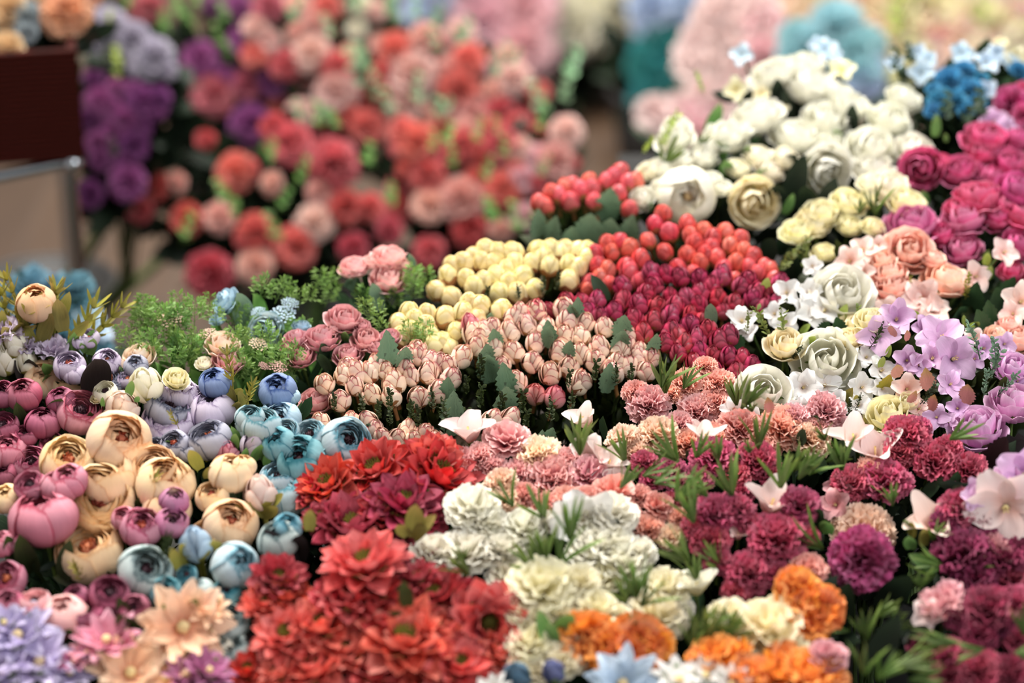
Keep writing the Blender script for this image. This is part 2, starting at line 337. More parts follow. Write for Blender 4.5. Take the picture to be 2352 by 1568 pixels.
def l_spray(k):                                  # olive spray with lance leaves in whorls
    m = M(); m.tube([(0, 0, 0), (.04, 0, .5), (-.02, .04, 1)], [.02, .014, .008], 5)
    for w_ in range(4):
        z = .3 + .22 * w_
        for i in range(5): a = i * 1.257 + w_; leafP(m, (0, 0, z), (math.cos(a), math.sin(a), .9), .3, .035, rn(.6), .3, .2, 0, 3, 7)
    return m
LGEN = {'serr': (l_serr, 3), 'leaf': (l_plain, 3), 'grass': (l_grass, 4), 'euc': (l_euc, 3), 'fern': (l_fern, 3), 'twig': (l_twig, 3), 'spray': (l_spray, 2)}
LNAME = {'serr': 'leaf', 'leaf': 'leaf', 'grass': 'grass_tuft', 'euc': 'eucalyptus_sprig', 'fern': 'fern_sprig', 'twig': 'boxwood_twig', 'spray': 'leaf_spray'}
LLIB = {k: [g(i).mesh(LNAME[k]) for i in range(n)] for k, (g, n) in LGEN.items()}
def obj(name, me, mat, parent=None, loc=(0, 0, 0), rot=None, sc=1.0):
    o = bpy.data.objects.new(name, me); COL.objects.link(o)
    if parent: o.parent = parent
    o.location = loc; o.rotation_mode = 'QUATERNION'
    if rot is not None: o.rotation_quaternion = rot
    o.scale = (sc,) * 3 if isinstance(sc, (int, float)) else sc
    if mat:
        if len(me.materials) == 0: me.materials.append(None)
        o.material_slots[0].link = 'OBJECT'; o.material_slots[0].material = mat
    return o
def thing(name, label, cat, loc, group=None):
    o = bpy.data.objects.new(name, None); COL.objects.link(o); o.location = loc; o.empty_display_size = .05
    o['label'] = label; o['category'] = cat
    if group: o['group'] = group
    return o

# ---------------------------------------------------------------- materials
P = {}
def pm(k, *a, **kw): P[k] = petalmat('petal_' + k, *a, **kw)
pm('bud_edged', '#f8e0c6', '#f5cfb4', '#f6dcb8', '#b8444c', rough=.34, trans=.1, spec=.5, ew=.9, var=.12, bump=.1)
pm('bud_pink', '#ee9f98', '#dd6f76', '#f2c8a6', '#a52038', rough=.34, trans=.1, spec=.5, ew=.9, var=.12, bump=.1)
pm('bud_yellow', '#ead694', '#eedda2', '#e2cb7e', '#dec876', rough=.42, trans=.1, spec=.4, var=.1, bump=.1)
pm('bud_coral', '#cf302a', '#da4238', '#b82622', '#b82422', rough=.36, trans=.1, spec=.45, var=.2, bump=.1)
pm('bud_salmon', '#dc4a40', '#e25a4e', '#cc3a34', '#ca3836', rough=.36, trans=.1, spec=.45, var=.2, bump=.1)
pm('bud_crimson', '#b01a42', '#c43058', '#8e1434', '#881232', rough=.34, trans=.1, spec=.45, var=.3, bump=.1)
pm('cream', '#f4dcb6', '#f0cf9c', '#ecd2a8', '#dba66a', var=.1, ew=.93)
pm('cream_inner', '#c8643a', '#e0905a', '#8a2a1c')
pm('blush', '#f3d6c8', '#f2dccb', '#e9b9a4', '#e0a48e', var=.1, ew=.93)
pm('mauve', '#cd7a8e', '#d68c9c', '#b2526c', '#a83c58', var=.2, ew=.9)
pm('plum', '#a8485f', '#b86078', '#7c283e', '#701f36', var=.25, ew=.9)
pm('lavender', '#cdbcd2', '#d6c9da', '#b79fc2', '#8f7a9c', var=.12, ew=.92)
pm('greylav', '#aaa9b8', '#b6b6c4', '#9493a6', '#55586e', var=.12, ew=.9)
pm('powder', '#c6d4d4', '#b2c8ce', '#d8e0de', '#4f8f9c', var=.12, ew=.9)
pm('teal', '#98bec4', '#6aa4b0', '#bcd2d4', '#2c7484', var=.2, ew=.88)
pm('sage', '#bfcac4', '#b2c0bc', '#d0d8d0', '#566e70', var=.12, ew=.9)
pm('periw', '#7489b6', '#8296be', '#566ca0', '#3c5490', var=.2, ew=.9)
pm('skyb', '#a4c2d4', '#b2ccda', '#84acc6', '#7ca2bc', var=.15, ew=.92)
pm('white', '#ebe8d6', '#efeddf', '#e6dfb2', None, var=.08)
pm('ivory', '#f2e9cd', '#f6f0dc', '#e6d69c', None, var=.08)
pm('creamrose', '#f0dfae', '#f5e8c4', '#e2bd66', None, var=.1)
pm('yellowcream', '#efe4b0', '#f3ecc6', '#e0cf7c', None, var=.1)
pm('magenta', '#bf2c68', '#d45088', '#a01a48', '#de7ca4', var=.25, ew=.93)
pm('magenta_pale', '#ca5688', '#da779e', '#a83664', '#e6a2bc', var=.25, ew=.93)
pm('peach', '#f7b8a2', '#fad0ba', '#f09a8a', '#fbdccc', var=.12, ew=.94)
pm('peachblossom', '#f4cfc2', '#f8dcd0', '#eba99a', None, var=.08)
pm('whiteblossom', '#e9e6e1', '#eeece8', '#e2cfc4', var=.06)
pm('pinkwhite', '#efd4cc', '#f4e2da', '#e6b0a2', var=.08)
pm('lilac', '#d4a8d0', '#deb8da', '#c28ac0', var=.12)
pm('lilacrose', '#d898c8', '#e4b4d6', '#bc68a8', '#eed8e8', var=.15, ew=.93)
pm('dusty', '#d68e92', '#dfa3a4', '#bd646e', '#e6b4b2', var=.15, ew=.94)
pm('palepink', '#f6bab4', '#f9d2c6', '#ee8f90', '#ef9ca4', var=.1, ew=.93)
pm('blushrose', '#f6d3b4', '#f9e2cc', '#ef9c7c', None, var=.1)
pm('rosepink', '#e2949a', '#efb8b4', '#bc5a66', var=.2)
pm('salmon', '#e89584', '#f2b4a2', '#c4604e', var=.18)
pm('peachcarn', '#f2c6a4', '#f7d8bd', '#e89f76', None, var=.12)
pm('burgundy', '#b43a5a', '#c4506e', '#8a2040', var=.35)
pm('burg_mag', '#b83464', '#c85080', '#8e2046', var=.3)
pm('burg_dark', '#8a2848', '#9c385a', '#60142c', var=.35)
pm('creamcarn', '#eee3bc', '#f2eace', '#e0ca88', None, var=.08)
pm('whitecarn', '#ede8d4', '#f0ecdd', '#e2d6a8', None, var=.06)
pm('red', '#c4161c', '#ce2828', '#960c14', var=.25)
pm('crimson', '#a2263a', '#b03448', '#721020', var=.25)
pm('coralred', '#da5048', '#e0655a', '#b22a28', var=.2)
pm('orange', '#f08a22', '#f3982e', '#e2600e', None, var=.18)
pm('peachdaisy', '#f2bd98', '#f6d0ae', '#ee9c76', None, var=.1)
pm('pinkdaisy', '#dd8096', '#e8a0b0', '#c24e72', None, var=.15)
pm('lilacdaisy', '#bfb0d6', '#d2c8e2', '#9884bc', var=.12)
pm('mauvedaisy', '#b05c86', '#c07a9c', '#8c3a68', None, var=.15)
pm('bluedaisy', '#c0d6e6', '#cee0ec', '#a4c4da', var=.1)
pm('greyblue', '#46647c', '#587690', '#32485e', var=.2)
pm('navy', '#5c6490', '#6c74a0', '#404870', None, var=.2)
pm('coral', '#e2605f', '#e87470', '#c8484c', var=.25)
pm('coral_deep', '#d2444a', '#dc585a', '#ac3038', var=.25)
pm('coral_pale', '#f2b2a6', '#f5c2b4', '#e8968e', var=.15)
pm('coral_blush', '#f3c4b6', '#f6d2c6', '#ea9f98', None, var=.12)
pm('dustyrose', '#c45a70', '#d0707f', '#a2405a', None, var=.2)
pm('purple', '#a04a8c', '#b460a0', '#783470', var=.35)
pm('purple_deep', '#80367a', '#944a8c', '#5a2256', var=.35)
pm('palelilac', '#b9b0c4', '#cdc6d4', '#98909c', None, var=.2)
pm('apricot', '#e8a070', '#f0b48a', '#cf7c4c', None, var=.2)
pm('straw', '#e6c28a', '#eed0a0', '#cfa268', None, var=.2)
pm('dustgrey', '#a0acb2', '#b2bcc0', '#808c94', None, var=.2)
pm('bgpink', '#edb6bf', '#f1c6cc', '#de98a6', None, var=.1)
pm('bgcream', '#efe9cc', '#f3efda', '#e0d8ae', None, var=.08)
pm('bgteal', '#2f9696', '#40a8a6', '#1e7a7c', var=.2)
pm('bgaqua', '#9cd0d6', '#b2dce0', '#7cbcc6', None, var=.12)
pm('bgblue', '#b8cce8', '#c8d8ee', '#9ab4dc', None, var=.1)
pm('bgshell', '#ecd0cc', '#f2dcd6', '#deb4b4', None, var=.1)
pm('bgpeach', '#f2ceb0', '#f5dac2', '#e8b894', None, var=.12)
pm('bgyellow', '#e8e0a8', '#eee8be', '#d8cc84', None, var=.12)
pm('blueflower', '#2c82ae', '#3c94bc', '#1a6490', None, var=.25)
pm('paleblue', '#c4dcec', '#d4e6f2', '#9cc0dc', None, var=.12)
pm('tealmist', '#4f7c8c', '#62909e', '#355c6c', var=.3)
pm('tulip', '#f2d2a2', '#f0c88e', '#f4d9b4', '#e2a868', var=.08, ew=.94)
CALYX = {'brown': leafmat('calyx_brown', '#8a5a2c', '#9c6430', rough=.35, trans=0), 'green': leafmat('calyx_green', '#6f8a3a', '#86a044'), 'olive': leafmat('calyx_olive', '#8f8a2a', '#a89c38')}
CEN = {'rust': petalmat('centre_rust', '#a8402a', '#c86a3c', '#6a1c14'), 'dark': petalmat('centre_dark', '#3c2530', '#4c3038', '#241018'), 'green': petalmat('centre_green', '#6c6a24', '#8a8430', '#40420e'), 'pale': petalmat('centre_pale', '#e8d49c', '#e8cf8c', '#d8b060')}
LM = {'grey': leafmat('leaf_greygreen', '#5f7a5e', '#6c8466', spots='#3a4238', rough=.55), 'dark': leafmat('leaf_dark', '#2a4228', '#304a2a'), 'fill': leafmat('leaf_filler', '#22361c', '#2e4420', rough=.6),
      'olive': leafmat('leaf_olive', '#8c8428', '#a89434'), 'grass': leafmat('leaf_grass', '#5b7730', '#7c9242', rough=.4), 'bright': leafmat('leaf_bright', '#62913c', '#7ca24a'), 'fern': leafmat('leaf_fern', '#7ea648', '#98bc5c'),
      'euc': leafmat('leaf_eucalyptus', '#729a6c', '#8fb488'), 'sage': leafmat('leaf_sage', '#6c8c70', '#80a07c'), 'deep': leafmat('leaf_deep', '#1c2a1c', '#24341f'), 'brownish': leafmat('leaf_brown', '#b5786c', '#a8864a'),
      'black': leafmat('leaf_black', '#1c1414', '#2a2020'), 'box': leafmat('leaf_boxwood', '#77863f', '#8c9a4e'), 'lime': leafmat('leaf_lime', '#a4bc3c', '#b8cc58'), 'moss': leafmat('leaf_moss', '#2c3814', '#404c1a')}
STEM = leafmat('stem_green', '#4c6228', '#4c6228')
DEFC = {'ran': 'dark', 'dahl': 'green', 'daisy': 'pale', 'blossom': 'pale', 'freesia': 'pale'}

def T(ox, oy, sc): return lambda L_: [(ox + a[0] / sc, oy + a[1] / sc) + ((a[2] / sc,) if len(a) > 2 else ()) for a in L_]
A1 = T(0, 0, 2.8); A2 = T(560, 0, 2.306); A3 = T(1200, 0, 2.0417); A4 = T(1200, 350, 2.851)
B1 = T(0, 560, 3.136); C2 = T(640, 540, 3.136); C3 = T(1652, 480, 2.904); C4 = T(1000, 800, 3.136)
E1 = T(0, 1000, 2.76); E2 = T(540, 980, 2.667); E3 = T(1100, 1080, 3.214); E4 = T(1652, 940, 2.497); ID = T(0, 0, 1)
def F(kind, mat, L_, S=None, **kw):
    out = []
    for a in L_: out.append((kind, mat, a[0], a[1], a[2] if len(a) > 2 else S, kw))
    return out
def inpoly(x, y, pl):
    c = False
    for i in range(len(pl)):
        (x1, y1), (x2, y2) = pl[i], pl[i - 1]
        if (y1 > y) != (y2 > y) and x < (x2 - x1) * (y - y1) / (y2 - y1) + x1: c = not c
    return c
def fill(L_, kind, mats, poly, n, S, gap=.62, **kw):
    xs = [p[0] for p in poly]; ys = [p[1] for p in poly]; tries = 0; got = []
    while len(got) < n and tries < n * 60:
        tries += 1; x = random.uniform(min(xs), max(xs)); y = random.uniform(min(ys), max(ys))
        if not inpoly(x, y, poly): continue
        s = S * random.uniform(.85, 1.15)
        if any(math.hypot(x - f[2], (y - f[3]) * 1.35) < gap * (s + f[4]) * .5 * 1.0 for f in L_ + got): continue
        m = mats if isinstance(mats, str) else random.choice(mats); got.append((kind, m, x, y, s, kw))
    return L_ + got
FCNT = {}
def bunch(label, cat, fl, lv=(), name='flower_bunch', group=None, dz=0, tb=.62, dome=0., D=None, root=None, rootz=None, calyx='green', fdens=11, fmat='fill', fsize=.035, ft=None, face=(0, 1, .16), spread=.75, floor=False, centre=None, small=False):
    cx = sum(f[2] for f in fl) / len(fl); cy = sum(f[3] for f in fl) / len(fl)
    hw = max(abs(f[2] - cx) for f in fl) + 1
    if D is None: C0 = bed(cx, cy, dz)
    else: C0 = atD(cx, cy, D)
    pos = []
    for f in fl:
        kw = f[5]; x, y = f[2], f[3]
        p = on(x, y, C0, tb)
        if 'push' in kw: p = p + (p - CP).normalized() * kw['push']
        pos.append(p)
    zmin = min(p.z for p in pos)
    if root is None:
        bx, by = C0.x, C0.y + (.0 if D is None else .04)
    else: bx, by = root
    bz = (bedz(by) - DROP) if not floor else (rootz or 0.)
    base = Vector((bx, by, bz)); T_ = thing(name, label, cat, base, group)
    fol = M(); stm = M(); rootp = Vector((C0.x, C0.y + .05, min(zmin, C0.z) - .16))
    for f, p in zip(fl, pos):
        kind, mk, x, y, S, kw = f
        dep = (p - CP).dot(FW); rad = S / 2 * dep / FPX * ((1.2 if kind == 'blossom' else 1.0) + (rn(.09) if kind in ('bud', 'bead') else 0)) * (1.12 if D and small else 1.0)
        rad_v = (p - rootp).normalized()
        if 'f' in kw: a = kw['f']
        elif kind in ('bud', 'bead'): a = (rad_v.x * spread * .8 + rn(.22), 1, .22 + rn(.3))
        else: a = (rad_v.x * spread + rn(.18), face[1] + rn(.12), face[2] - .25 * rad_v.y + rn(.18))
        if kind == 'blossom' and 'f' not in kw: a = (a[0] + rn(.2), a[1] - .35, a[2] + .55 + rn(.3))
        if kind in ('ran',) and 'f' not in kw: a = (a[0] + rn(.25), a[1], a[2] + .06 + rn(.2))
        fc = (RT * a[0] + Vector((0, 0, 1)) * a[1] + Vector((0, -1, 0)) * a[2]).normalized()
        q = fc.to_track_quat('Z', 'Y') @ Quaternion((0, 0, 1), rn(3.14))
        vs_ = LIB[kind]; FCNT[kind] = FCNT.get(kind, 0) + 1; v = vs_[kw.get('v', FCNT[kind]) % len(vs_)]
        loc = p - base
        h = obj(KNAME[kind], v['head'], P[mk], T_, loc, q, (rad * (1 + rn(.05)), rad * (1 + rn(.05)), rad * kw.get('tall', 1.18 if kind in ('bud', 'bead') else 1)))
        if 'calyx' in v and not small: obj('calyx', v['calyx'], CALYX[kw.get('c', calyx)], h)
        if 'centre' in v and not (small and kind != 'dahl'): obj('centre', v['centre'], CEN[kw.get('cen') or centre or DEFC[kind]], h)
        end = loc - fc * rad * (2.0 if kind in ('bud', 'bead') else .75)
        k0 = rootp - base
        stm.tube([end, end * .6 + k0 * .4 - fc * .02, k0 * .9 + Vector((rn(.012), rn(.012), 0)), Vector((rn(.015), rn(.015), 0))], [.0018, .002, .0025, .0025], 4)
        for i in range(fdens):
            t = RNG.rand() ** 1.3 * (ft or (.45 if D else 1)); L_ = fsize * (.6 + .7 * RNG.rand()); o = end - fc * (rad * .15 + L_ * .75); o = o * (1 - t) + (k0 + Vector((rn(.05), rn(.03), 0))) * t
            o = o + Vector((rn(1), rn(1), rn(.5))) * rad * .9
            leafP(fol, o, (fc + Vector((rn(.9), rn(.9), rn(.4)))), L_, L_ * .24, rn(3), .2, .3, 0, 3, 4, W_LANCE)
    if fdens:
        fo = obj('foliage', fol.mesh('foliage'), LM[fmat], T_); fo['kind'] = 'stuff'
    obj('stem_bundle', stm.mesh('stem_bundle'), STEM, T_)
    for l in lv:
        kind, mk, x, y, S = l[:5]; d = l[5] if len(l) > 5 else (rn(.5), 1, .2)
        off = l[6] if len(l) > 6 else 0.
        p = on(x, y, C0, tb) + (CP - C0).normalized() * off; dep = (p - CP).dot(FW)
        fc = (RT * d[0] + Vector((0, 0, 1)) * d[1] + Vector((0, -1, 0)) * d[2]).normalized()
        # turn the broad side roughly to the viewer's side of the stall
        q = fc.to_track_quat('Z', 'Y'); nrm = q @ Vector((0, -1, 0)); want = (CP - p).normalized(); want = (want - fc * want.dot(fc)).normalized()
        ang = math.atan2((nrm.cross(want)).dot(fc), nrm.dot(want)); q = q @ Quaternion((0, 0, 1), ang + rn(.5))
        vs_ = LLIB[kind]; FCNT[kind] = FCNT.get(kind, 0) + 1
        obj(LNAME[kind], vs_[FCNT[kind] % len(vs_)], LM[mk], T_, p - base, q, S * dep / FPX * (.85 if kind == 'grass' else 1))
    return T_
def lvs(kind, mk, L_, S=None, d=None, off=0.):
    return [(kind, mk, a[0], a[1], a[2] if len(a) > 2 else S, (a[3] if len(a) > 3 else None) or d or (rn(.5), 1, .3 + rn(.3)), off) for a in L_]

# ================================================================ SETTING
def structure(o): o['kind'] = 'structure'; return o
def floor_mat():
    m = bpy.data.materials.new('floor_wood'); m.use_nodes = True; nt = m.node_tree; N = nt.nodes; L = nt.links; p = N['Principled BSDF']
    tc = N.new('ShaderNodeTexCoord'); mp = N.new('ShaderNodeMapping'); mp.inputs['Rotation'].default_value = (0, 0, R(90)); L.new(tc.outputs['Object'], mp.inputs[0])
    br = N.new('ShaderNodeTexBrick'); L.new(mp.outputs[0], br.inputs['Vector']); br.inputs['Scale'].default_value = 1; br.inputs['Brick Width'].default_value = 1.2; br.inputs['Row Height'].default_value = .14
    br.inputs['Mortar Size'].default_value = .004; br.inputs['Color1'].default_value = lin('#523d2b'); br.inputs['Color2'].default_value = lin('#433122'); br.inputs['Mortar'].default_value = lin('#4c3c30')
    nz = N.new('ShaderNodeTexNoise'); nz.inputs['Scale'].default_value = 6; nz.inputs['Detail'].default_value = 5; mp2 = N.new('ShaderNodeMapping'); mp2.inputs['Scale'].default_value = (5, .6, 1); L.new(tc.outputs['Object'], mp2.inputs[0]); L.new(mp2.outputs[0], nz.inputs['Vector'])
    mx = N.new('ShaderNodeMix'); mx.data_type = 'RGBA'; mx.blend_type = 'MULTIPLY'; mx.inputs[0].default_value = .5; L.new(br.outputs[0], mx.inputs[6]); L.new(nz.outputs[0], mx.inputs[7]); L.new(mx.outputs[2], p.inputs['Base Color'])
    p.inputs['Roughness'].default_value = .45; return m
m = M(); m.box(-4, 4, -.5, 9, -.05, 0); fo = obj('floor', m.mesh('floor', False), floor_mat()); structure(fo)
m = M(); m.box(-4, 4, 9, 9.1, 0, 4.5); structure(obj('wall_back', m.mesh('wall_back', False), plain('wall_plaster', '#b9aa9c', .8)))

# display table under the bouquets
tb_ = thing('display_table', 'dark sloping display table almost hidden under the massed bouquets in front', 'table', (0, 2.1, 0))
tm = plain('table_cloth_dark', '#1d1c1a', .85)
def slab(poly, dz=0.03):
    mm = M()
    top = [Vector((x, y, bedz(y) - DROP)) for x, y in poly]
    a, b, c, d = top; lo = [v - Vector((0, 0, dz)) for v in top]
    def q(p0, p1, p2, p3):
        Pq = np.array([[list(p0), list(p1)], [list(p3), list(p2)]]); V, U = np.meshgrid([0., 1.], [-1., 1.], indexing='ij'); mm.grid(Pq, V, U, .5)
    q(a, b, c, d); q(lo[0], lo[1], lo[2], lo[3])
    for i in range(4): q(top[i], top[(i + 1) % 4], lo[(i + 1) % 4], lo[i])
    return mm
off = Vector((0, -2.1, 0))
for nm, poly in (('tabletop', [(-.75, 1.35), (1.1, 1.35), (1.1, 2.42), (-.75, 2.42)]), ('tabletop', [(.14, 2.42), (1.1, 2.42), (1.1, 3.0), (.14, 3.0)])):
    obj(nm, slab(poly).mesh(nm, False), tm, tb_, off)
for x, y in ((-.7, 1.4), (1.05, 1.4), (-.7, 2.36), (1.05, 2.95), (.2, 2.95)):
    mm = M(); mm.box(x - .02, x + .02, y - .02, y + .02, 0, bedz(y) - DROP - .015); obj('leg', mm.mesh('leg', False), tm, tb_, off)

# wicker basket on chrome rack at the left
rk = thing('chrome_rack', 'tubular chrome rack with round rail and posts holding the brown box at left', 'rack', (-.75, 3.05, 0))
CH = plain('chrome', '#c4c8cc', .22, 1.0)
ko = Vector((.75, -3.05, 0))
def tubeobj(nm, pts, r, mat, par, off_):
    mm = M(); mm.tube(pts, [r] * len(pts), 12); return obj(nm, mm.mesh(nm), mat, par, off_)
DR = 3.12
pr = atD(158, 372, DR); pl_ = atD(-180, 440, DR - .02); ptop = atD(150, 320, DR)
tubeobj('rail', [pl_, pr], .0085, CH, rk, ko)
post = tubeobj('post', [Vector((pr.x, pr.y, 0)), Vector((pr.x, pr.y, pr.z + .035))], .0095, CH, rk, ko)
mm = M(); mm.ball((pr.x, pr.y, pr.z + .035), .012); mm.ball((pr.x + .006, pr.y - .006, pr.z), .014); obj('joint', mm.mesh('joint'), CH, rk, ko)
for xx, yy in ((pr.x - .17, pr.y + .02), (pr.x - .42, pr.y), (pr.x - .085, pr.y + .39), (pr.x - .5, pr.y + .39)):
    tubeobj('post', [Vector((xx, yy, 0)), Vector((xx, yy, pr.z))], .0095, CH, rk, ko)
tubeobj('rail', [pr, Vector((pr.x - .085, pr.y + .39, pr.z))], .0085, CH, rk, ko)
tubeobj('rail', [Vector((pr.x - .5, pr.y + .39, pr.z)), Vector((pr.x - .085, pr.y + .39, pr.z))], .0085, CH, rk, ko)
# brown woven box
def wicker():
    m = bpy.data.materials.new('wicker_brown'); m.use_nodes = True; nt = m.node_tree; N = nt.nodes; L = nt.links; p = N['Principled BSDF']
    tc = N.new('ShaderNodeTexCoord'); wv = N.new('ShaderNodeTexWave'); wv.bands_direction = 'Z'; wv.inputs['Scale'].default_value = 45; wv.inputs['Distortion'].default_value = 3; L.new(tc.outputs['Object'], wv.inputs[0])
    rp = N.new('ShaderNodeValToRGB'); rp.color_ramp.elements[0].color = lin('#260905'); rp.color_ramp.elements[1].color = lin('#4a150c'); L.new(wv.outputs[0], rp.inputs[0]); L.new(rp.outputs[0], p.inputs['Base Color'])
    b = N.new('ShaderNodeBump'); b.inputs['Distance'].default_value = .002; L.new(wv.outputs[0], b.inputs['Height']); L.new(b.outputs[0], p.inputs['Normal']); p.inputs['Roughness'].default_value = .8; p.inputs['Specular IOR Level'].default_value = .1; return m
zt = atD(100, 68, DR).z; zb = pr.z + .009; cr_ = atD(200, 330, DR)
bxo = thing('woven_box', 'dark reddish brown woven box of flowers sitting on the chrome rack', 'box', (cr_.x, pr.y - .012, zb)); bxo.rotation_euler = (0, 0, R(11)); WK = wicker()
for nm, bx_ in (('side_panel', (-.5, 0, 0, .012)), ('side_panel', (-.5, 0, .288, .3)), ('side_panel', (-.5, -.488, .012, .288)), ('side_panel', (-.012, 0, .012, .288)), ('bottom_panel', (-.488, -.012, .012, .288))):
    mm = M(); mm.box(*bx_, 0, .01 if nm[0] == 'b' else zt - zb); obj(nm, mm.mesh(nm, False), WK, bxo)

# dark buckets that hold the floor-standing bouquets
def bucket(label, px, py, D, r=.11, h=.12):
    c = atD(px, py, D); b = thing('bucket', label, 'bucket', (c.x, c.y, 0), 'dark buckets standing on the floor')
    mm = M(); prof = [(r * .8, 0), (r, h), (r - .006, h), (r * .78, .01), (.001, .01)]
    Pg = np.array([[[rr * math.cos(a), rr * math.sin(a), z] for a in np.linspace(0, 2 * math.pi, 25)] for rr, z in prof]); V, U = np.meshgrid(np.linspace(0, 1, 5), np.linspace(-1, 1, 25), indexing='ij'); mm.grid(Pg, V, U, .5)
    obj('body', mm.mesh('body', False), plain('bucket_dark', '#23211f', .5), b)
    mm = M(); mm.tube([(r * math.cos(a), r * math.sin(a), h) for a in np.linspace(0, 2 * math.pi, 25)], [.006] * 25, 6); obj('rim', mm.mesh('rim'), plain('bucket_dark', '#23211f', .5), b)
    return (c.x, c.y)

# ================================================================ BUNCHES ON THE TABLE
GB = 'rosebud bunches in the middle of the table'
# --- pink-edged rosebuds
L1 = [(500,940),(560,985),(650,985),(770,970),(545,1080),(330,1065),(440,1185),(665,1135),(810,1155),(830,1060),(950,1010),(915,950),(1010,1160),(1150,1120),(1080,985),(1010,860),(1090,900),(1000,820),(1240,1020),(1225,935),(1150,915),(1320,870),(930,870),(470,1000),(700,930)]
bunch('cream rosebuds edged in crimson, left bunch right of the dusty pink roses', 'flowers', F('bud', 'bud_edged', C2(L1), 47) , 
      lvs('serr', 'grey', C2([(780,840,330),(900,870,250),(1230,1110,260),(1250,1290,360)]), d=(.1, 1, .1), off=.012) + lvs('twig', 'moss', C2([(600,1300,250),(800,1260,250),(950,1330,250),(1100,1260,260),(400,1260,200),(720,1330,240),(1180,1330,260)]), d=(0, 1, .6)),
      'rosebud_bunch', GB, calyx='brown', fmat='moss', fdens=16, fsize=.022, spread=.7, tb=.75)
L2 = [(1850,545),(1660,690),(1790,640),(1690,590),(1850,770),(2050,520),(2075,620),(1930,670),(2060,720),(2170,720),(1425,800),(1555,810),(1690,840),(1605,935),(1830,905),(2030,840),(1955,990),(2090,940),(2160,860),(2190,640),(1715,1050),(1850,1140),(1990,1165),(2160,1055),(1480,690),(1540,660),(1400,700),(1440,740),(1740,560)]
bunch('cream rosebuds edged in crimson, centre bunch with drooping buds over dark moss', 'flowers', F('bud', 'bud_edged', C2(L2[:21] + L2[23:]), 48) + F('bud', 'bud_pink', C2(L2[21:23] + [(1850,545),(1380,640)]), 48),
      lvs('serr', 'grey', C2([(1500,930,330),(1560,740,220),(1950,720,240),(1600,1190,420),(2120,560,200),(1640,1050,300),(1470,860,300)]), d=(-.15, 1, .2), off=.012) + lvs('twig', 'moss', C2([(1450,1040,280),(1750,1290,300),(1950,1350,300),(1600,1320,300),(1450,1250,300),(2100,1300,280),(1350,1150,220)]), d=(0, 1, .6)),
      'rosebud_bunch', GB, calyx='brown', fmat='moss', fdens=16, fsize=.022, spread=.7, tb=.75)
L3 = A4([(380,1200),(270,1200),(500,1270),(245,1300),(375,1310),(480,1360),(690,1200),(690,1260),(620,1370),(700,1400),(810,1430),(300,1390),(395,1490),(840,1340),(770,1310),(535,1140),(410,1110),(290,1100),(270,1020),(760,1330),(640,1290),(590,1440)])
bunch('cream rosebuds edged in crimson, right bunch behind the tall green blades', 'flowers', F('bud', 'bud_edged', L3, 46),
      lvs('serr', 'grey', A4([(180,1200,190),(355,1040,200),(660,1130,260),(850,1250,200),(560,1480,230),(640,1220,240),(310,1290,180)]), d=(.15, 1, .15), off=.012) + lvs('twig', 'moss', A4([(470,1500,240),(600,1530,240),(700,1510,200),(300,1540,200)]), d=(0, 1, .6)),
      'rosebud_bunch', GB, calyx='brown', fmat='moss', fdens=16, fsize=.022, spread=.6, tb=.75)
L4 = C2([(520,1345),(640,1340),(925,1395),(1060,1430),(740,1450),(970,1480),(1130,1480),(300,1345),(215,1480),(860,1460),(690,1400),(1540,1335),(1670,1315),(460,1440)])
bunch('few cream rosebuds edged in crimson low behind the bright red dahlias', 'flowers', F('bud', 'bud_edged', L4[:11] + L4[13:], 47) + F('bud', 'bud_edged', L4[11:13], 50),
      lvs('serr', 'grey', C2([(600,1350,180),(660,1390,150),(1950,1440,200),(1880,1480,180)]), d=(.3, 1, .2)) + lvs('twig', 'moss', C2([(1200,1420,300),(1000,1380,250),(1350,1400,260),(800,1370,220),(1500,1430,220),(1780,1400,250)]), d=(0, 1, .6)),
      'rosebud_bunch', GB, calyx='brown', fmat='moss', fdens=16, fsize=.022, dz=-.02)
# --- cream yellow buds
L5 = C2([(1250,220),(1330,200),(1460,190),(1570,130),(1540,200),(1700,200),(1690,130),(1820,200),(1870,110),(1960,110),(1950,220),(2050,130),(2090,210),(2150,240),(1490,110),(1140,400),(1245,450),(1350,310),(1410,370),(1570,300),(1590,420),(1650,340),(1760,300),(1840,390),(2090,330),(1480,330),(2190,130),(1720,420),(1220,290),(1640,250),(1910,160),(1400,160)])
L5 += A4([(410,690),(365,750),(280,640),(355,650),(420,640)])
bunch('pale yellow buds with brown bases, larger domed bunch left of the coral buds', 'flowers', F('bead', 'bud_yellow', L5, 47),
      lvs('twig', 'moss', C2([(1900,430,200),(2000,400,200),(1500,480,180),(1720,480,200)]), d=(0, 1, .6)), 'rosebud_bunch', GB, calyx='brown', fmat='moss', fdens=14, fsize=.022, tb=.6)
L6 = C2([(1605,540),(940,550),(980,610),(1070,560),(1200,590),(1330,560),(1430,600),(1450,510),(1370,480),(1060,650),(870,640),(1010,700),(880,730),(1280,700),(1120,800),(1230,820),(1100,730),(1180,770),(960,690)])
bunch('pale yellow buds, smaller lower bunch beside the dusty pink roses', 'flowers', F('bead', 'bud_yellow', L6, 48),
      lvs('serr', 'grey', C2([(1330,740,150),(1520,600,130)]), d=(.2, 1, .1)) + lvs('fern', 'fern', C2([(950,800,220),(1060,800,220),(1020,780,150)]), d=(0, 1, .3)), 'rosebud_bunch', GB, calyx='brown', fmat='moss', fdens=14, fsize=.022, tb=.8)
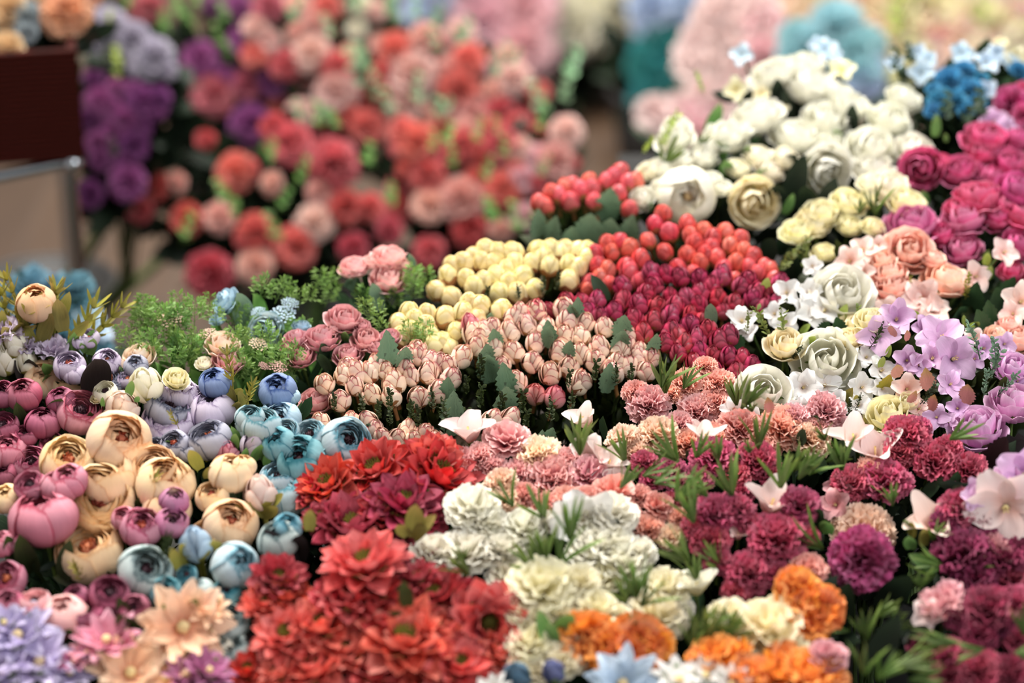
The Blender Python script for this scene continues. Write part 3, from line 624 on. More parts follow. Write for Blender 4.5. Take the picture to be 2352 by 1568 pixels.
# --- coral buds
L7 = A4([(110,330),(190,260),(150,350),(240,280),(310,320),(330,220),(380,250),(440,190),(470,320),(450,240),(600,160),(630,270),(690,200),(740,190),(550,190),(700,370),(280,230),(640,130)])
bunch('salmon coral buds at the far left, over broad grey green leaves', 'flowers', F('bead', 'bud_salmon', L7, 42),
      lvs('serr', 'grey', A4([(100,470,230),(450,480,400),(560,330,340),(200,520,240),(600,500,320),(330,560,260),(700,520,260)]), d=(.1, 1, .3)), 'rosebud_bunch', GB, calyx='brown', fmat='moss', fdens=14, fsize=.03, tb=.6)
L8 = A4([(870,470),(960,520),(1080,470),(1100,540),(930,650),(820,580),(1080,670),(1190,510),(1130,590),(1330,520),(1250,560),(1360,610),(1240,620),(1270,690),(1400,720),(1430,560),(1510,680),(1580,750),(1160,720),(1450,640),(920,400),(1540,790),(1640,830),(1620,770),(1390,840),(1480,750),(1200,660),(1320,760),(1020,760),(1120,790)])
bunch('coral red buds stepping down beneath the white roses', 'flowers', F('bead', 'bud_coral', L8[::2], 42) + F('bead', 'bud_salmon', L8[1::2], 42), (), 'rosebud_bunch', GB, calyx='brown', fmat='moss', fdens=14, fsize=.022, tb=.7)
L9 = A4([(700,630),(580,650),(550,770),(680,750),(470,660),(490,740),(640,590),(570,870),(450,860),(770,700),(770,850),(510,820),(430,900),(700,780),(560,600)])
bunch('coral red buds between the pale yellow buds and the crimson buds', 'flowers', F('bead', 'bud_coral', L9, 44), lvs('leaf', 'dark', A4([(510,890,210)]), d=(-.5, 1, .1), off=.02), 'rosebud_bunch', GB, calyx='brown', fmat='moss', fdens=14, fsize=.022, tb=.7)
# --- crimson buds
cr = A4([(840,780),(860,870),(650,870),(940,790),(1030,810),(1160,820),(1280,820),(1310,800),(1430,870),(1480,830),(1540,910),(1690,850),(1070,950),(1160,920),(1240,870),(1280,950),(1390,980),(1510,950),(1630,920),(1150,990),(1590,1010),(1650,980)])
L10 = fill(F('bud', 'bud_crimson', cr, 42), 'bud', 'bud_crimson', A4([(760,760),(1700,830),(1700,1010),(1350,1060),(1050,1000),(900,900)]), 24, 42, .95)
bunch('dark crimson buds, upper bunch under the coral red buds', 'flowers', L10, (), 'rosebud_bunch', GB, calyx='brown', fmat='moss', fdens=12, fsize=.022, tb=.55)
cr = A4([(880,1000),(760,990),(660,960),(290,970),(170,1040),(390,980),(490,960),(430,1040),(500,1070),(600,1040),(1000,1000),(970,1060),(860,1100),(730,1090),(1100,1060),(1170,1100)])
L11 = fill(F('bud', 'bud_crimson', cr, 42), 'bud', 'bud_crimson', A4([(150,960),(640,880),(1050,960),(1200,1100),(900,1150),(760,1180),(600,1080),(200,1060)]), 20, 42, .95)
bunch('dark crimson buds, middle bunch behind the crimson-edged cream rosebuds', 'flowers', L11, lvs('leaf', 'grey', A4([(1235,1040,200)]), d=(0, 1, .1), off=.02), 'rosebud_bunch', GB, calyx='brown', fmat='moss', fdens=12, fsize=.022, tb=.6)
cr = A4([(980,1170),(1020,1210),(1100,1130),(1210,1160),(1140,1220),(1290,1230),(790,1180),(1020,1310),(1160,1300),(1240,1320),(1130,1390),(1350,1330),(1500,1390),(1400,1440),(1440,1350),(940,1240),(1060,1250),(1350,1190)])
L12 = fill(F('bud', 'bud_crimson', cr, 46), 'bud', 'bud_crimson', A4([(900,1150),(1300,1120),(1530,1380),(1430,1480),(1100,1440),(960,1330)]), 14, 44, .95)
bunch('dark crimson buds, lowest bunch next to the tall green blades', 'flowers', L12, lvs('grass', 'grass', [(1530,900,150,(0,1,.1)), (1570,890,100,(.3,1,.1))], off=.05), 'rosebud_bunch', GB, calyx='brown', fmat='moss', fdens=12, fsize=.022, tb=.7)

# --- white roses mound
W = A3([(1180,350,230),(1350,400,260),(1270,330,200),(1530,500,210),(1090,545,250),(1420,560,220),(1280,640,240),(1430,680,170),(1640,690,240),(1790,460,190),(1720,560,210),(1850,710,220),(1640,790,200),(1340,300,160),(1470,440,180)])
bunch('white roses heaped highest at the back of the mound', 'flowers', F('rose', 'white', W) + F('blossom', 'yellowcream', A3([(1000,420,110),(1500,340,120),(1120,440,80),(1230,490,60)])) + F('blossom', 'paleblue', A3([(1420,240,110),(1380,210,80),(1030,260,110),(1460,270,80)])),
      lvs('leaf', 'deep', A3([(1190,430,180),(1240,500,160),(1560,570,200),(1250,800,300)])) + lvs('leaf', 'bright', A3([(900,560,160),(1480,620,120)])), 'rose_bunch', 'white rose bunches', fmat='deep', tb=.45, fdens=16, small=False)
W = A3([(950,640,210),(710,650,190),(740,750,170),(860,690,150),(1000,610,150),(650,790,150),(840,740,160),(720,590,140),(1110,730,150),(1160,800,150),(1010,790,120),(600,800,130),(1240,740,140)])
bunch('white roses and half-open buds on the left shoulder of the mound', 'flowers', F('rose', 'white', W[:8]) + F('rose', 'ivory', W[8:]),
      lvs('grass', 'grass', A3([(660,780,260,(-.3,1,.2)),(820,690,150,(.1,1,.2)),(930,700,100,(0,1,.2))])) + lvs('leaf', 'bright', A3([(960,780,170),(940,700,120),(1060,700,90),(1110,820,120)])) + lvs('twig', 'lime', A3([(560,720,120,(-1,.4,0)),(640,690,200,(-.4,1,0)),(850,440,120)])), 'rose_bunch', 'white rose bunches', fmat='dark', tb=.5, fdens=16)
W = A3([(770,920,270),(560,930,130),(1090,950,235),(1430,800,240),(670,880,150),(930,880,110),(880,840,110)])
bunch('open cream-hearted white roses at the lower front of the mound', 'flowers', F('ran', 'ivory', W[:1], f=(0, .35, .9), cen='pale') + F('rose', 'white', W[1:2], f=(-.5, .6, .5)) + F('rose', 'creamrose', W[2:3], f=(.1, .3, 1)) + F('rose', 'white', W[3:4], f=(.2, .2, .9)) + F('rose', 'white', W[4:]),
      lvs('leaf', 'bright', A3([(1250,960,110),(600,960,60),(1320,990,100)])) + lvs('leaf', 'deep', A3([(1280,860,280),(1350,930,260),(1200,900,240),(1420,960,260)])), 'rose_bunch', 'white rose bunches', fmat='deep', tb=.6, fdens=16)
W = A3([(1720,870,200),(1640,860,150),(1530,950,170),(1400,1000,190),(1800,950,200),(1620,930,120)])
bunch('ivory roses with green blades in front of the magenta roses', 'flowers', F('rose', 'ivory', W[:2]) + F('rose', 'yellowcream', W[2:]) + F('rose', 'yellowcream', C3([(520,150,230),(870,110,180),(700,290,180),(640,120,190),(1030,120,170),(600,60,180)])),
      lvs('grass', 'grass', A3([(1650,1010,230,(.05,1,.1)),(1580,1000,120)]), off=.03) + lvs('leaf', 'deep', C3([(500,350,300),(350,250,300),(450,420,260),(880,260,200)])) + lvs('twig', 'box', C3([(380,430,300),(560,420,250)])), 'rose_bunch', 'white rose bunches', fmat='deep', tb=.6, fdens=16)
# --- magenta
W = A3([(1870,790,200),(2050,800,200),(2170,650,220),(2280,770,200),(2150,720,150),(2330,650,150),(1960,760,120),(2200,830,160)])
bunch('deep magenta roses, upper bunch at the right edge', 'flowers', F('rose', 'magenta', W[:1], f=(-.4, .4, .9)) + F('rose', 'magenta', W[1:]), lvs('leaf', 'bright', A3([(1880,920,110),(1940,590,110),(1990,640,60)])), 'rose_bunch', 'magenta rose bunches', fmat='dark', tb=.55)
W = A3([(2320,900,280),(2130,930,250),(2250,960,200),(2050,980,160),(2340,1010,200)])
bunch('magenta and paler pink roses, lower bunch above the peach roses', 'flowers', F('rose', 'magenta', W) + F('rose', 'magenta_pale', C3([(1280,110,400),(1630,70,330),(1620,270,280),(1100,270,180)])) + F('rose', 'magenta', C3([(1990,240,280),(1850,60,250),(1950,420,200),(1480,170,220)])), lvs('leaf', 'bright', C3([(1780,320,150),(1810,420,120)])), 'rose_bunch', 'magenta rose bunches', fmat='dark', tb=.65)
bunch('small ruffled raspberry pink flowers at the right edge', 'flowers', F('ruf', 'magenta', A3([(2290,480,170),(2350,540,120),(2345,430,100)]), f=(-.1, .4, .9)) + F('blossom', 'lilac', A3([(2210,570,120),(2280,600,90)])), (), 'flower_bunch', fmat='dark', tb=.4)
# --- peach roses with blossoms
W = C3([(1270,270,330),(1130,430,250),(1510,470,330),(1160,520,280),(1090,340,180),(1430,330,180)])
bunch('three peach roses with pale peach blossoms around them', 'flowers', F('rose', 'peach', W[:1], f=(0, .8, .7)) + F('rose', 'peach', W[1:]) + F('blossom', 'peachblossom', C3([(870,350,200),(960,270,180),(1060,240,120),(1350,600,260),(1900,290,200),(1710,450,200),(1130,680,180),(1230,610,220),(960,420,150),(1420,680,200)])),
      lvs('leaf', 'lime', C3([(1790,320,130),(1800,420,120),(1880,570,60)])) + lvs('serr', 'dark', C3([(1820,600,350,(.3,1,.1)),(1910,540,250,(0,1,.1)),(1700,600,300,(-.1,1,.2)),(1580,680,260)])) + lvs('twig', 'olive', C3([(1270,540,120),(1640,600,200)])), 'rose_bunch', fmat='moss', tb=.7)
bunch('peach rose half out of the right edge beside large pale peach blossoms', 'flowers', F('rose', 'peach', C3([(2000,870,260),(1850,850,200),(1930,770,170)])) + F('blossom', 'peachblossom', C3([(2010,620,260),(1960,700,180),(1700,870,150),(1880,900,200)])), lvs('leaf', 'lime', C3([(1700,760,150,(-.2,1,.1)),(1640,740,90)])) + lvs('serr', 'dark', C3([(1740,760,250),(1800,700,220)])), 'rose_bunch', fmat='moss', tb=.6)
# --- white roses / blossoms right centre
bunch('white rose with green petal tips and starry white blossoms', 'flowers', F('rose', 'white', C3([(820,560,410)]), f=(.1, .75, .6)) + F('blossom', 'whiteblossom', C3([(450,560,190),(150,750,190),(620,690,220),(700,680,200),(560,650,150),(620,380,130),(370,700,150),(600,560,170),(440,760,170),(200,820,130)])) + F('rose', 'creamrose', C3([(900,780,230)])),
      lvs('twig', 'box', C3([(350,900,300,(-.4,1,.1)),(420,960,320,(-.3,1,.3)),(900,800,200),(180,830,180,(-1,.3,.1))]), off=.02) + lvs('serr', 'dark', C3([(720,800,220,(-.3,1,.1)),(790,790,220,(0,1,.1)),(130,880,180,(-.5,1,.1))]), off=.02) + lvs('leaf', 'lime', C3([(570,800,110),(600,880,110),(310,500,150,(-1,.3,.1)),(820,700,150)])), 'rose_bunch', 'white roses with blossoms', fmat='moss', tb=.7)
bunch('large white rose in full bloom above a fan of white blossoms', 'flowers', F('rose', 'white', C3([(715,1010,450)]), f=(-.05, .7, .7)) + F('rose', 'creamrose', C3([(440,900,280),(860,860,200)])) + F('blossom', 'whiteblossom', C3([(560,1190,220),(700,1180,220),(770,1300,190),(540,1330,150),(950,1190,190),(1080,1080,200),(980,990,150),(1090,1200,150),(930,1310,150)])),
      lvs('leaf', 'lime', C3([(600,870,150),(640,850,100)])) + lvs('leaf', 'olive', C3([(850,1260,180),(920,1270,130)])) + lvs('twig', 'moss', C3([(900,1350,150),(870,1390,150),(480,1000,150)])) + lvs('serr', 'olive', C3([(950,1460,220,(1,.4,.1)),(1100,1180,220,(.8,.6,.1))])), 'rose_bunch', 'white roses with blossoms', fmat='moss', tb=.7)
bunch('white rose low down behind two tall grass blades', 'flowers', F('rose', 'white', C3([(300,1230,400)]), f=(.1, .7, .7)) + F('blossom', 'whiteblossom', C3([(100,1350,180),(540,1340,160),(220,1400,150)])), lvs('grass', 'grass', C3([(150,1330,400,(-.1,1,0)),(220,1350,260,(.4,1,.1))]), off=.06) + lvs('serr', 'brownish', C3([(330,1310,140)]), off=.05) + lvs('leaf', 'olive', C3([(110,1360,100)])), 'rose_bunch', 'white roses with blossoms', fmat='moss', tb=.7)
bunch('pale yellow rose with creased petals in the shade of lilac blossoms', 'flowers', F('rose', 'yellowcream', C3([(1130,1370,340),(1250,1290,200),(1020,740,250)])) + F('blossom', 'peachblossom', C3([(1250,1200,200),(1330,1330,160)])), lvs('leaf', 'olive', C3([(960,1480,200),(1240,1420,160)])), 'rose_bunch', 'white roses with blossoms', fmat='moss', tb=.7)
# --- lilac
bunch('lilac open blossoms with copper brown leaves among them', 'flowers', F('blossom', 'lilac', C3([(1060,850,260),(1180,740,240),(1480,870,330),(1560,1000,330),(1250,1010,180),(1370,800,180),(1420,1000,200),(1330,1040,150),(1540,1170,180)])),
      lvs('serr', 'brownish', C3([(1170,800,150),(1250,840,100),(1390,1140,210,(-.5,.6,.4)),(1660,1210,220,(.7,.6,.4)),(1430,1280,150),(1290,1250,120),(1180,1060,180)]), off=.03) + lvs('leaf', 'lime', C3([(1080,1010,120),(1130,950,90),(1320,680,70)])) + lvs('twig', 'sage', C3([(1740,1000,330,(.2,1,.1)),(1840,1080,280,(.1,1,.1)),(1360,1300,200)])) + lvs('twig', 'moss', C3([(1000,930,250),(1340,1300,200)])), 'blossom_bunch', fmat='moss', tb=.5, dz=.02)
bunch('lilac pink roses at the right edge with creased outer petals', 'flowers', F('rose', 'lilacrose', C3([(1960,1060,280),(1960,1290,370),(1720,1460,400)])) + F('blossom', 'lilac', C3([(1450,1390,170),(1590,1330,150),(1530,1420,120),(1900,900,150),(1760,930,170),(1990,1150,120),(1700,1000,150)])) + F('rose', 'mauvedaisy', C3([(1290,1480,260)])),
      lvs('twig', 'sage', C3([(1780,1150,300),(1840,1260,260),(1760,1260,200)])) + lvs('serr', 'moss', C3([(1900,1170,160)])), 'rose_bunch', fmat='moss', tb=.6)
# --- dusty pink roses
W = C2([(120,740,190),(310,740,270),(470,600,270),(630,750,230),(500,860,220),(160,870,210),(270,1190,260),(810,730,150),(600,650,120),(60,800,120),(380,680,140),(700,800,160)])
bunch('small dusty pink roses with tight hearts beside the powder blue roses', 'flowers', F('rose', 'dusty', W), lvs('leaf', 'dark', C2([(310,830,220),(400,760,120),(330,900,180)])) + lvs('leaf', 'bright', C2([(490,720,160)])) + lvs('fern', 'fern', C2([(650,640,220),(730,650,200),(780,700,160),(80,1010,220),(30,960,220),(420,980,180),(380,900,160),(130,1060,200)]), off=-0.022), 'rose_bunch', 'small rose bunches', fmat='dark', tb=.75)
W = C2([(540,225,230),(800,160,270),(790,310,270),(680,190,160),(900,210,120)])
bunch('shell pink roses at the top of the small rose bunches, wrapped in ferny green', 'flowers', F('rose', 'palepink', W), lvs('leaf', 'sage', C2([(530,320,170),(690,430,250),(500,330,150),(960,180,110),(830,400,130)])) + lvs('fern', 'fern', C2([(350,420,200,(-.5,1,.2)),(440,460,200),(950,500,230),(900,420,230),(1040,430,220),(330,520,180,(-.8,.6,.2)),(580,520,200),(780,540,200),(1000,330,180),(1080,380,180,(.3,1,0)),(420,340,150)]), off=-0.022), 'rose_bunch', 'small rose bunches', fmat='dark', tb=.8, fdens=20)
bunch('powder blue roses with tiny blue florets, farthest of the ferny small roses', 'flowers', F('rose', 'skyb', B1([(1620,415,220)]), f=(-.7, .7, .3)) + F('rose', 'powder', B1([(1915,620,250)]), f=(-.1, .35, .9)) + F('rose', 'skyb', B1([(1565,545,120),(2170,590,130)])) + F('cluster', 'paleblue', B1([(2040,510,190),(2090,430,130),(1860,490,120)])),
      lvs('leaf', 'sage', B1([(1750,440,260),(1720,510,200)])) + lvs('fern', 'fern', B1([(1850,420,220),(1900,360,160),(2050,400,180),(1980,430,200),(2150,480,200),(1650,620,220),(1720,600,200),(1800,700,200),(2100,660,180),(2160,700,180),(2200,420,160)]), off=-0.022), 'rose_bunch', 'small rose bunches', fmat='bright', tb=.8, fdens=18)
bunch('pale peach roses and yellow florets in feathery green at the far left corner', 'flowers', F('rose', 'blushrose', B1([(1600,720,260),(1000,810,250),(880,880,160)])) + F('cluster', 'blushrose', B1([(1230,550,230),(1500,650,150),(1860,725,150)])) + F('cluster', 'palepink', B1([(2000,890,150),(1900,880,90)])) + F('rose', 'dusty', B1([(1640,850,250)])) + F('rose', 'ivory', B1([(1470,860,130)])),
      lvs('fern', 'fern', B1([(1000,560,220,(-.3,1,.1)),(1060,520,200),(1150,520,160),(960,640,200,(-.7,1,.1)),(1080,640,260),(1180,680,300),(1330,520,200),(1400,600,260),(1450,530,200),(1500,500,160),(1560,590,200),(1350,700,300),(1250,780,260),(1420,760,220),(1700,780,220),(1800,800,240),(1900,820,240),(1950,760,240),(2050,830,220),(2080,900,260),(1980,960,250),(1880,920,240),(1740,880,220),(1650,940,220),(1350,860,220),(2120,960,200),(1550,800,160),(930,700,160,(-1,.6,.1)),(1780,960,200),(1850,1000,220)]), off=-0.022) + lvs('fern', 'fern', B1([(1010,760,260),(1060,860,240),(1120,900,240),(980,900,200),(1150,820,240),(1220,900,240),(1300,920,220),(1100,700,260),(1000,680,220),(900,780,200),(1600,880,200),(1700,1000,180)]), off=-0.022) + lvs('fern', 'bright', B1([(1200,640,240),(1280,660,240),(1350,620,260),(1100,760,200),(1250,860,220),(1400,860,220)]), off=-0.022), 'rose_bunch', 'small rose bunches', fmat='bright', tb=.7, fdens=44)
# --- ranunculus
W = ID([(275,1015,150),(158,1060,130),(230,1145,165),(380,1112,140),(205,1265,165),(15,1145,72),(250,1095,140),(385,1165,110),(355,1075,110)])
bunch('big cream ranunculus with rust hearts, the largest blooms at left', 'flowers', F('ran', 'cream', W[:1], v=1, f=(.35, .8, .5), cen='rust') + F('ran', 'cream', W[1:2], v=0, f=(.15, .85, .4), cen='rust') + F('ran', 'cream', W[2:3], v=2, f=(.1, .7, .75), cen='rust') + F('ran', 'cream', W[3:], cen='rust'),
      lvs('leaf', 'moss', [(330,1110,50),(130,1200,60),(170,1330,90,(-.6,.2,.3)),(250,1325,90,(.8,.2,.3)),(205,1300,60),(320,1160,60)]) + lvs('spray', 'olive', [(330,1150,80),(200,1340,80)]), 'ranunculus_bunch', 'ranunculus bunches at the left', centre='rust', tb=.75, fdens=14, fmat='dark')
W = ID([(530,1088,105),(487,1140,80),(597,1130,76),(530,1205,130),(480,1230,90),(560,1070,60)])
bunch('smaller cream ranunculus and closed buds beside the powder blue ones', 'flowers', F('ran', 'cream', W[:2] + W[3:], cen='rust') + F('bud', 'blush', W[2:3], c='olive'),
      lvs('leaf', 'olive', [(445,1050,70),(480,1080,60),(590,1170,60,(-.5,.6,.3)),(625,1170,70,(.6,.6,.2)),(500,1100,60),(560,1180,60),(640,1150,60,(.8,.5,.2))]), 'ranunculus_bunch', 'ranunculus bunches at the left', centre='rust', tb=.75, calyx='olive', fmat='dark')
W = ID([(55,907,85),(98,972,82),(183,946,112),(18,1035,90),(75,1065,90),(5,905,70),(5,980,80),(140,920,70),(60,1000,60),(10,1090,70),(120,1020,60)])
bunch('mauve pink half-closed ranunculus, upper cluster at the left edge', 'flowers', F('ran', 'plum', W[:2], v=3) + F('ran', 'mauve', W[2:5]) + F('ran', 'plum', W[5:]),
      lvs('leaf', 'moss', [(130,930,100),(50,960,80),(140,1010,70),(215,960,60)]), 'ranunculus_bunch', 'ranunculus bunches at the left', centre='dark', tb=.8, fmat='dark')
W = ID([(100,1190,150),(325,1212,100),(135,1120,90),(20,1330,90),(5,1250,70),(395,1200,80),(400,1150,70),(70,1115,80),(160,1105,90),(35,1240,60),(285,1190,60)])
bunch('rosy pink ranunculus tucked under the big cream blooms', 'flowers', F('ran', 'mauve', W[:5], cen='rust') + F('ran', 'mauvedaisy', W[5:7]) + F('ran', 'mauve', W[7:]),
      lvs('leaf', 'moss', [(60,1280,120),(20,1260,90),(340,1270,80),(150,1290,100)]), 'ranunculus_bunch', 'ranunculus bunches at the left', centre='dark', tb=.75, fmat='dark')
W = ID([(80,1385,80),(150,1415,110),(252,1365,95),(45,1420,90),(200,1415,90),(310,1400,75),(110,1450,90),(20,1390,80),(255,1430,80),(175,1370,60)])
bunch('dark rose ranunculus low behind the pink and peach daisies', 'flowers', F('ran', 'plum', W[2:]) + F('ran', 'rosepink', W[:2]), lvs('leaf', 'moss', [(160,1460,80),(210,1400,60),(290,1420,100),(280,1460,130)]), 'ranunculus_bunch', 'ranunculus bunches at the left', centre='dark', tb=.6, fmat='deep')
W = B1([(500,880,240),(770,850,210),(770,970,280),(980,880,180),(640,680,160),(580,700,130),(920,980,150),(540,930,180),(700,910,150)])
bunch('lavender and grey ranunculus farthest back, behind the dark upright leaf', 'flowers', F('ran', 'lavender', W[:2]) + F('ran', 'greylav', W[2:4]) + F('ran', 'lavender', W[4:]),
      lvs('leaf', 'bright', B1([(540,690,160,(-.3,1,.1)),(640,690,160,(.3,1,.2)),(980,880,80),(600,740,120),(880,910,70)])) + lvs('leaf', 'black', B1([(655,900,560,(.1,1,0))]), off=.05), 'ranunculus_bunch', 'ranunculus bunches at the left', centre='rust', tb=.6, fmat='dark')
W = B1([(1210,1290,400),(1230,1170,380),(1530,1200,340),(1310,1080,240),(1220,1060,200),(1120,1150,150),(1400,1110,200)])
bunch('broad lavender ranunculus with dark violet rims in the middle of the left side', 'flowers', F('ran', 'lavender', W[:1], v=2) + F('ran', 'greylav', W[1:2], v=2) + F('ran', 'lavender', W[2:]),
      lvs('leaf', 'bright', B1([(1440,1230,130),(1490,1220,130),(1190,1390,120),(1560,1290,130),(1440,1300,100)])) + lvs('leaf', 'sage', B1([(1320,1230,200,(0,1,0)),(1250,1330,130)])) + lvs('spray', 'olive', B1([(1290,1330,160)]), off=.04), 'ranunculus_bunch', 'ranunculus bunches at the left', centre='dark', tb=.75, fmat='dark')
W = B1([(1510,1410,330),(1260,1440,220),(1120,1480,200),(1360,1490,180),(1800,1300,210),(1840,1430,220),(1790,1350,130)])
bunch('smoke grey ranunculus with navy rims and a pale bud in bright green sepals', 'flowers', F('ran', 'greylav', W[:4], v=0) + F('ran', 'sage', W[4:5]) + F('bud', 'lavender', W[5:6], c='green') + F('ran', 'powder', W[6:]) + F('bud', 'mauve', [(520,1040,55)]),
      lvs('leaf', 'bright', B1([(1700,1380,160,(-.3,1,.2)),(1850,1450,200),(1900,1520,150,(.5,.6,.4)),(1760,1530,150,(-.6,.6,.3)),(1200,1420,120)])) + lvs('leaf', 'olive', B1([(1400,1510,150,(-.4,1,.1)),(1500,1530,130,(.3,1,.1))])), 'ranunculus_bunch', 'ranunculus bunches at the left', centre='rust', tb=.7, fmat='dark')
W = B1([(1050,1010,225),(760,1070,190),(870,1175,250),(1270,970,200),(700,1110,100)])
bunch('ivory white round buds in the gap between lavender and cream blooms', 'flowers', F('bud', 'ivory', W[:1], f=(-.1, .9, .4), c='olive') + F('ran', 'ivory', W[1:2]) + F('bud', 'blush', W[2:3], f=(.1, .8, .5)) + F('rose', 'yellowcream', W[3:]),
      lvs('leaf', 'bright', B1([(930,1030,160,(-.2,1,.1)),(990,1110,90),(740,1140,80),(840,1220,80)]), off=.02), 'ranunculus_bunch', 'ranunculus bunches at the left', tb=.7, fmat='dark', dz=.02)
W = B1([(1550,1000,240),(2000,1060,280),(2030,1270,290),(1960,1200,150),(2110,1100,120)])
bunch('periwinkle blue ranunculus, the darkest one nodding over a pale blue one', 'flowers', F('ran', 'periw', W[:1]) + F('ran', 'periw', W[1:2], v=3, f=(0, .9, .4)) + F('ran', 'skyb', W[2:]), 
      lvs('leaf', 'olive', B1([(1640,960,150),(1660,1070,150),(1720,1040,160),(1700,1150,150),(1750,1130,160),(1780,1200,130),(1620,1000,130)])) + lvs('spray', 'olive', B1([(1680,1060,300),(1760,1180,250)])) + lvs('leaf', 'dark', B1([(1870,1080,160),(1920,1160,130)])), 'ranunculus_bunch', 'ranunculus bunches at the left', centre='dark', tb=.8, fmat='dark', dz=.01)
W = ID([(795,1015,125),(692,1058,125),(712,1000,85),(640,1020,85),(600,975,90),(575,960,70),(660,990,60),(655,1140,110),(640,1100,90),(765,1060,80),(690,1140,80)])
bunch('powder blue ranunculus with teal rims touching the bright red dahlias', 'flowers', F('ran', 'powder', W[:1], f=(.5, .7, .5)) + F('ran', 'teal', W[1:2]) + F('ran', 'powder', W[2:3]) + F('ran', 'teal', W[3:4]) + F('ran', 'powder', W[4:]),
      lvs('leaf', 'bright', [(590,1035,60),(615,1050,50),(545,1010,60),(700,1020,40)]), 'ranunculus_bunch', 'ranunculus bunches at the left', centre='dark', tb=.75, fmat='dark')
W = ID([(540,1300,118),(333,1312,125),(450,1247,80),(640,1240,100),(525,1430,95),(460,1360,70),(480,1375,70),(380,1360,80),(430,1320,50),(660,1210,70),(520,1360,70)])
bunch('pale sage and teal ranunculus low between the cream blooms and the reds', 'flowers', F('ran', 'powder', W[:1], v=3, f=(.5, .7, .5)) + F('ran', 'sage', W[1:2], f=(.4, .8, .4)) + F('bud', 'skyb', W[2:3], c='olive') + F('ran', 'sage', W[3:7]) + F('ran', 'teal', W[7:]),
      lvs('leaf', 'olive', [(410,1290,80),(425,1260,60),(500,1250,70)]) + lvs('leaf', 'black', [(650,1270,130,(-.5,1,.1)),(690,1250,110)]) + lvs('spray', 'moss', [(380,1290,90)]), 'ranunculus_bunch', 'ranunculus bunches at the left', centre='dark', tb=.7, fmat='deep')
bunch('single cream tulip-shaped bud standing up out of olive foliage', 'flowers', F('ran', 'tulip', [(83,697,92)], f=(.12, 1, .3), v=3, tall=1.1, c='olive', cen='pale') + F('ran', 'cream', [(160,880,90),(100,870,90)], cen='pale') + F('bud', 'ivory', [(30,790,60),(10,830,60),(60,830,50)], c='olive') + F('ruf', 'lavender', [(10,760,90),(120,800,80),(60,790,60)]),
      lvs('spray', 'olive', [(30,810,150,(-.1,1,0)),(90,810,160,(.35,1,0)),(125,780,130,(.1,1,0)),(60,850,200),(20,880,180),(150,850,180,(.5,1,0)),(70,770,150,(-.3,1,0)),(185,800,150,(.8,.8,0)),(10,850,200)], off=-.04) + lvs('leaf', 'olive', [(137,720,90,(-.1,1,0)),(150,700,60,(.3,1,0)),(35,750,80),(20,780,90),(60,760,70,(-.5,1,0)),(190,760,70,(.8,.5,0)),(110,750,90,(.5,1,0)),(5,740,60)]) + lvs('leaf', 'bright', [(130,850,110),(110,880,100),(165,790,60),(210,790,60)]) + lvs('leaf', 'black', [(75,840,90),(60,870,100)]), 'tulip_bunch', tb=3.0, fmat='moss', fdens=20, face=(0, 1, .2))
# --- pink carnations
W = ID([(1490,930,115),(1600,945,105),(1575,880,90),(1650,880,90),(1640,925,90),(1540,905,70),(1690,955,80),(1460,900,70),(1620,840,60)])
bunch('rose pink pompon carnations right under the crimson buds', 'flowers', F('carn', 'rosepink', W[:2]) + F('carn', 'salmon', W[2:]) , lvs('grass', 'grass', [(1520,890,130,(.2,1,0)),(1330,1030,130,(0,1,0)),(1440,1060,120,(-.4,1,.1)),(1690,930,130,(-.1,1,0))], off=.04), 'carnation_bunch', 'pink carnation bunches', tb=.7, fmat='dark')
W = ID([(1510,1000,115),(1430,1010,90),(1460,1040,80),(1700,985,120),(1800,985,130),(1640,1010,110),(1580,1020,100),(1750,1025,100),(1860,1010,110),(1900,945,110),(1830,960,90),(1560,975,80),(1880,980,80)])
bunch('salmon and peach carnations in a long row beneath the white rose', 'flowers', F('carn', 'peachcarn', W[:3]) + F('carn', 'salmon', W[3:8]) + F('carn', 'peachcarn', W[8:9]) + F('carn', 'rosepink', W[9:]) + F('freesia', 'pinkwhite', [(1340,960,90),(1620,1010,80),(1770,1010,70)]),
      lvs('grass', 'grass', [(1560,1060,150,(-.7,.8,.1)),(1600,1050,110,(.3,1,.1)),(1740,1030,130,(0,1,0)),(1890,1010,110),(1480,1090,120,(.8,.6,.2)),(1820,1080,130),(1650,1060,110)], off=.05) + lvs('leaf', 'dark', [(1880,960,80),(1850,1010,60)]), 'carnation_bunch', 'pink carnation bunches', tb=.65, fmat='dark')
W = ID([(1165,1012,125),(1235,1048,120),(1270,1100,150),(1190,1090,110),(1350,1090,120),(1130,1070,80),(1100,1050,90),(1310,1060,90),(1230,1100,90),(1060,1060,90)])
bunch('pink ruffled carnations with a flat pink one, right of the bright red dahlias', 'flowers', F('fan', 'rosepink', W[:1], f=(.1, 1, .15)) + F('carn', 'peachcarn', W[1:2]) + F('carn', 'rosepink', W[2:4]) + F('fan', 'rosepink', W[4:5]) + F('carn', 'rosepink', W[5:]) + F('freesia', 'pinkwhite', [(1075,985,120),(1400,1060,110)]) + F('blossom', 'pinkwhite', [(1350,1050,90),(1420,1100,70)]),
      lvs('grass', 'grass', [(1330,1045,150,(0,1,0)),(1180,1160,130,(-.6,.8,.2)),(1250,1190,150,(-.4,1,.1)),(1420,1120,100,(.5,1,0))], off=.05), 'carnation_bunch', 'pink carnation bunches', tb=.65, fmat='dark')
W = ID([(1410,1135,115),(1345,1150,90),(1510,1165,90),(1490,1215,90),(1540,1235,80),(1150,1110,90),(1160,1150,90),(1300,1150,90),(1250,1160,80),(1440,1180,80),(1470,1140,70),(1200,1140,80),(1560,1190,60)])
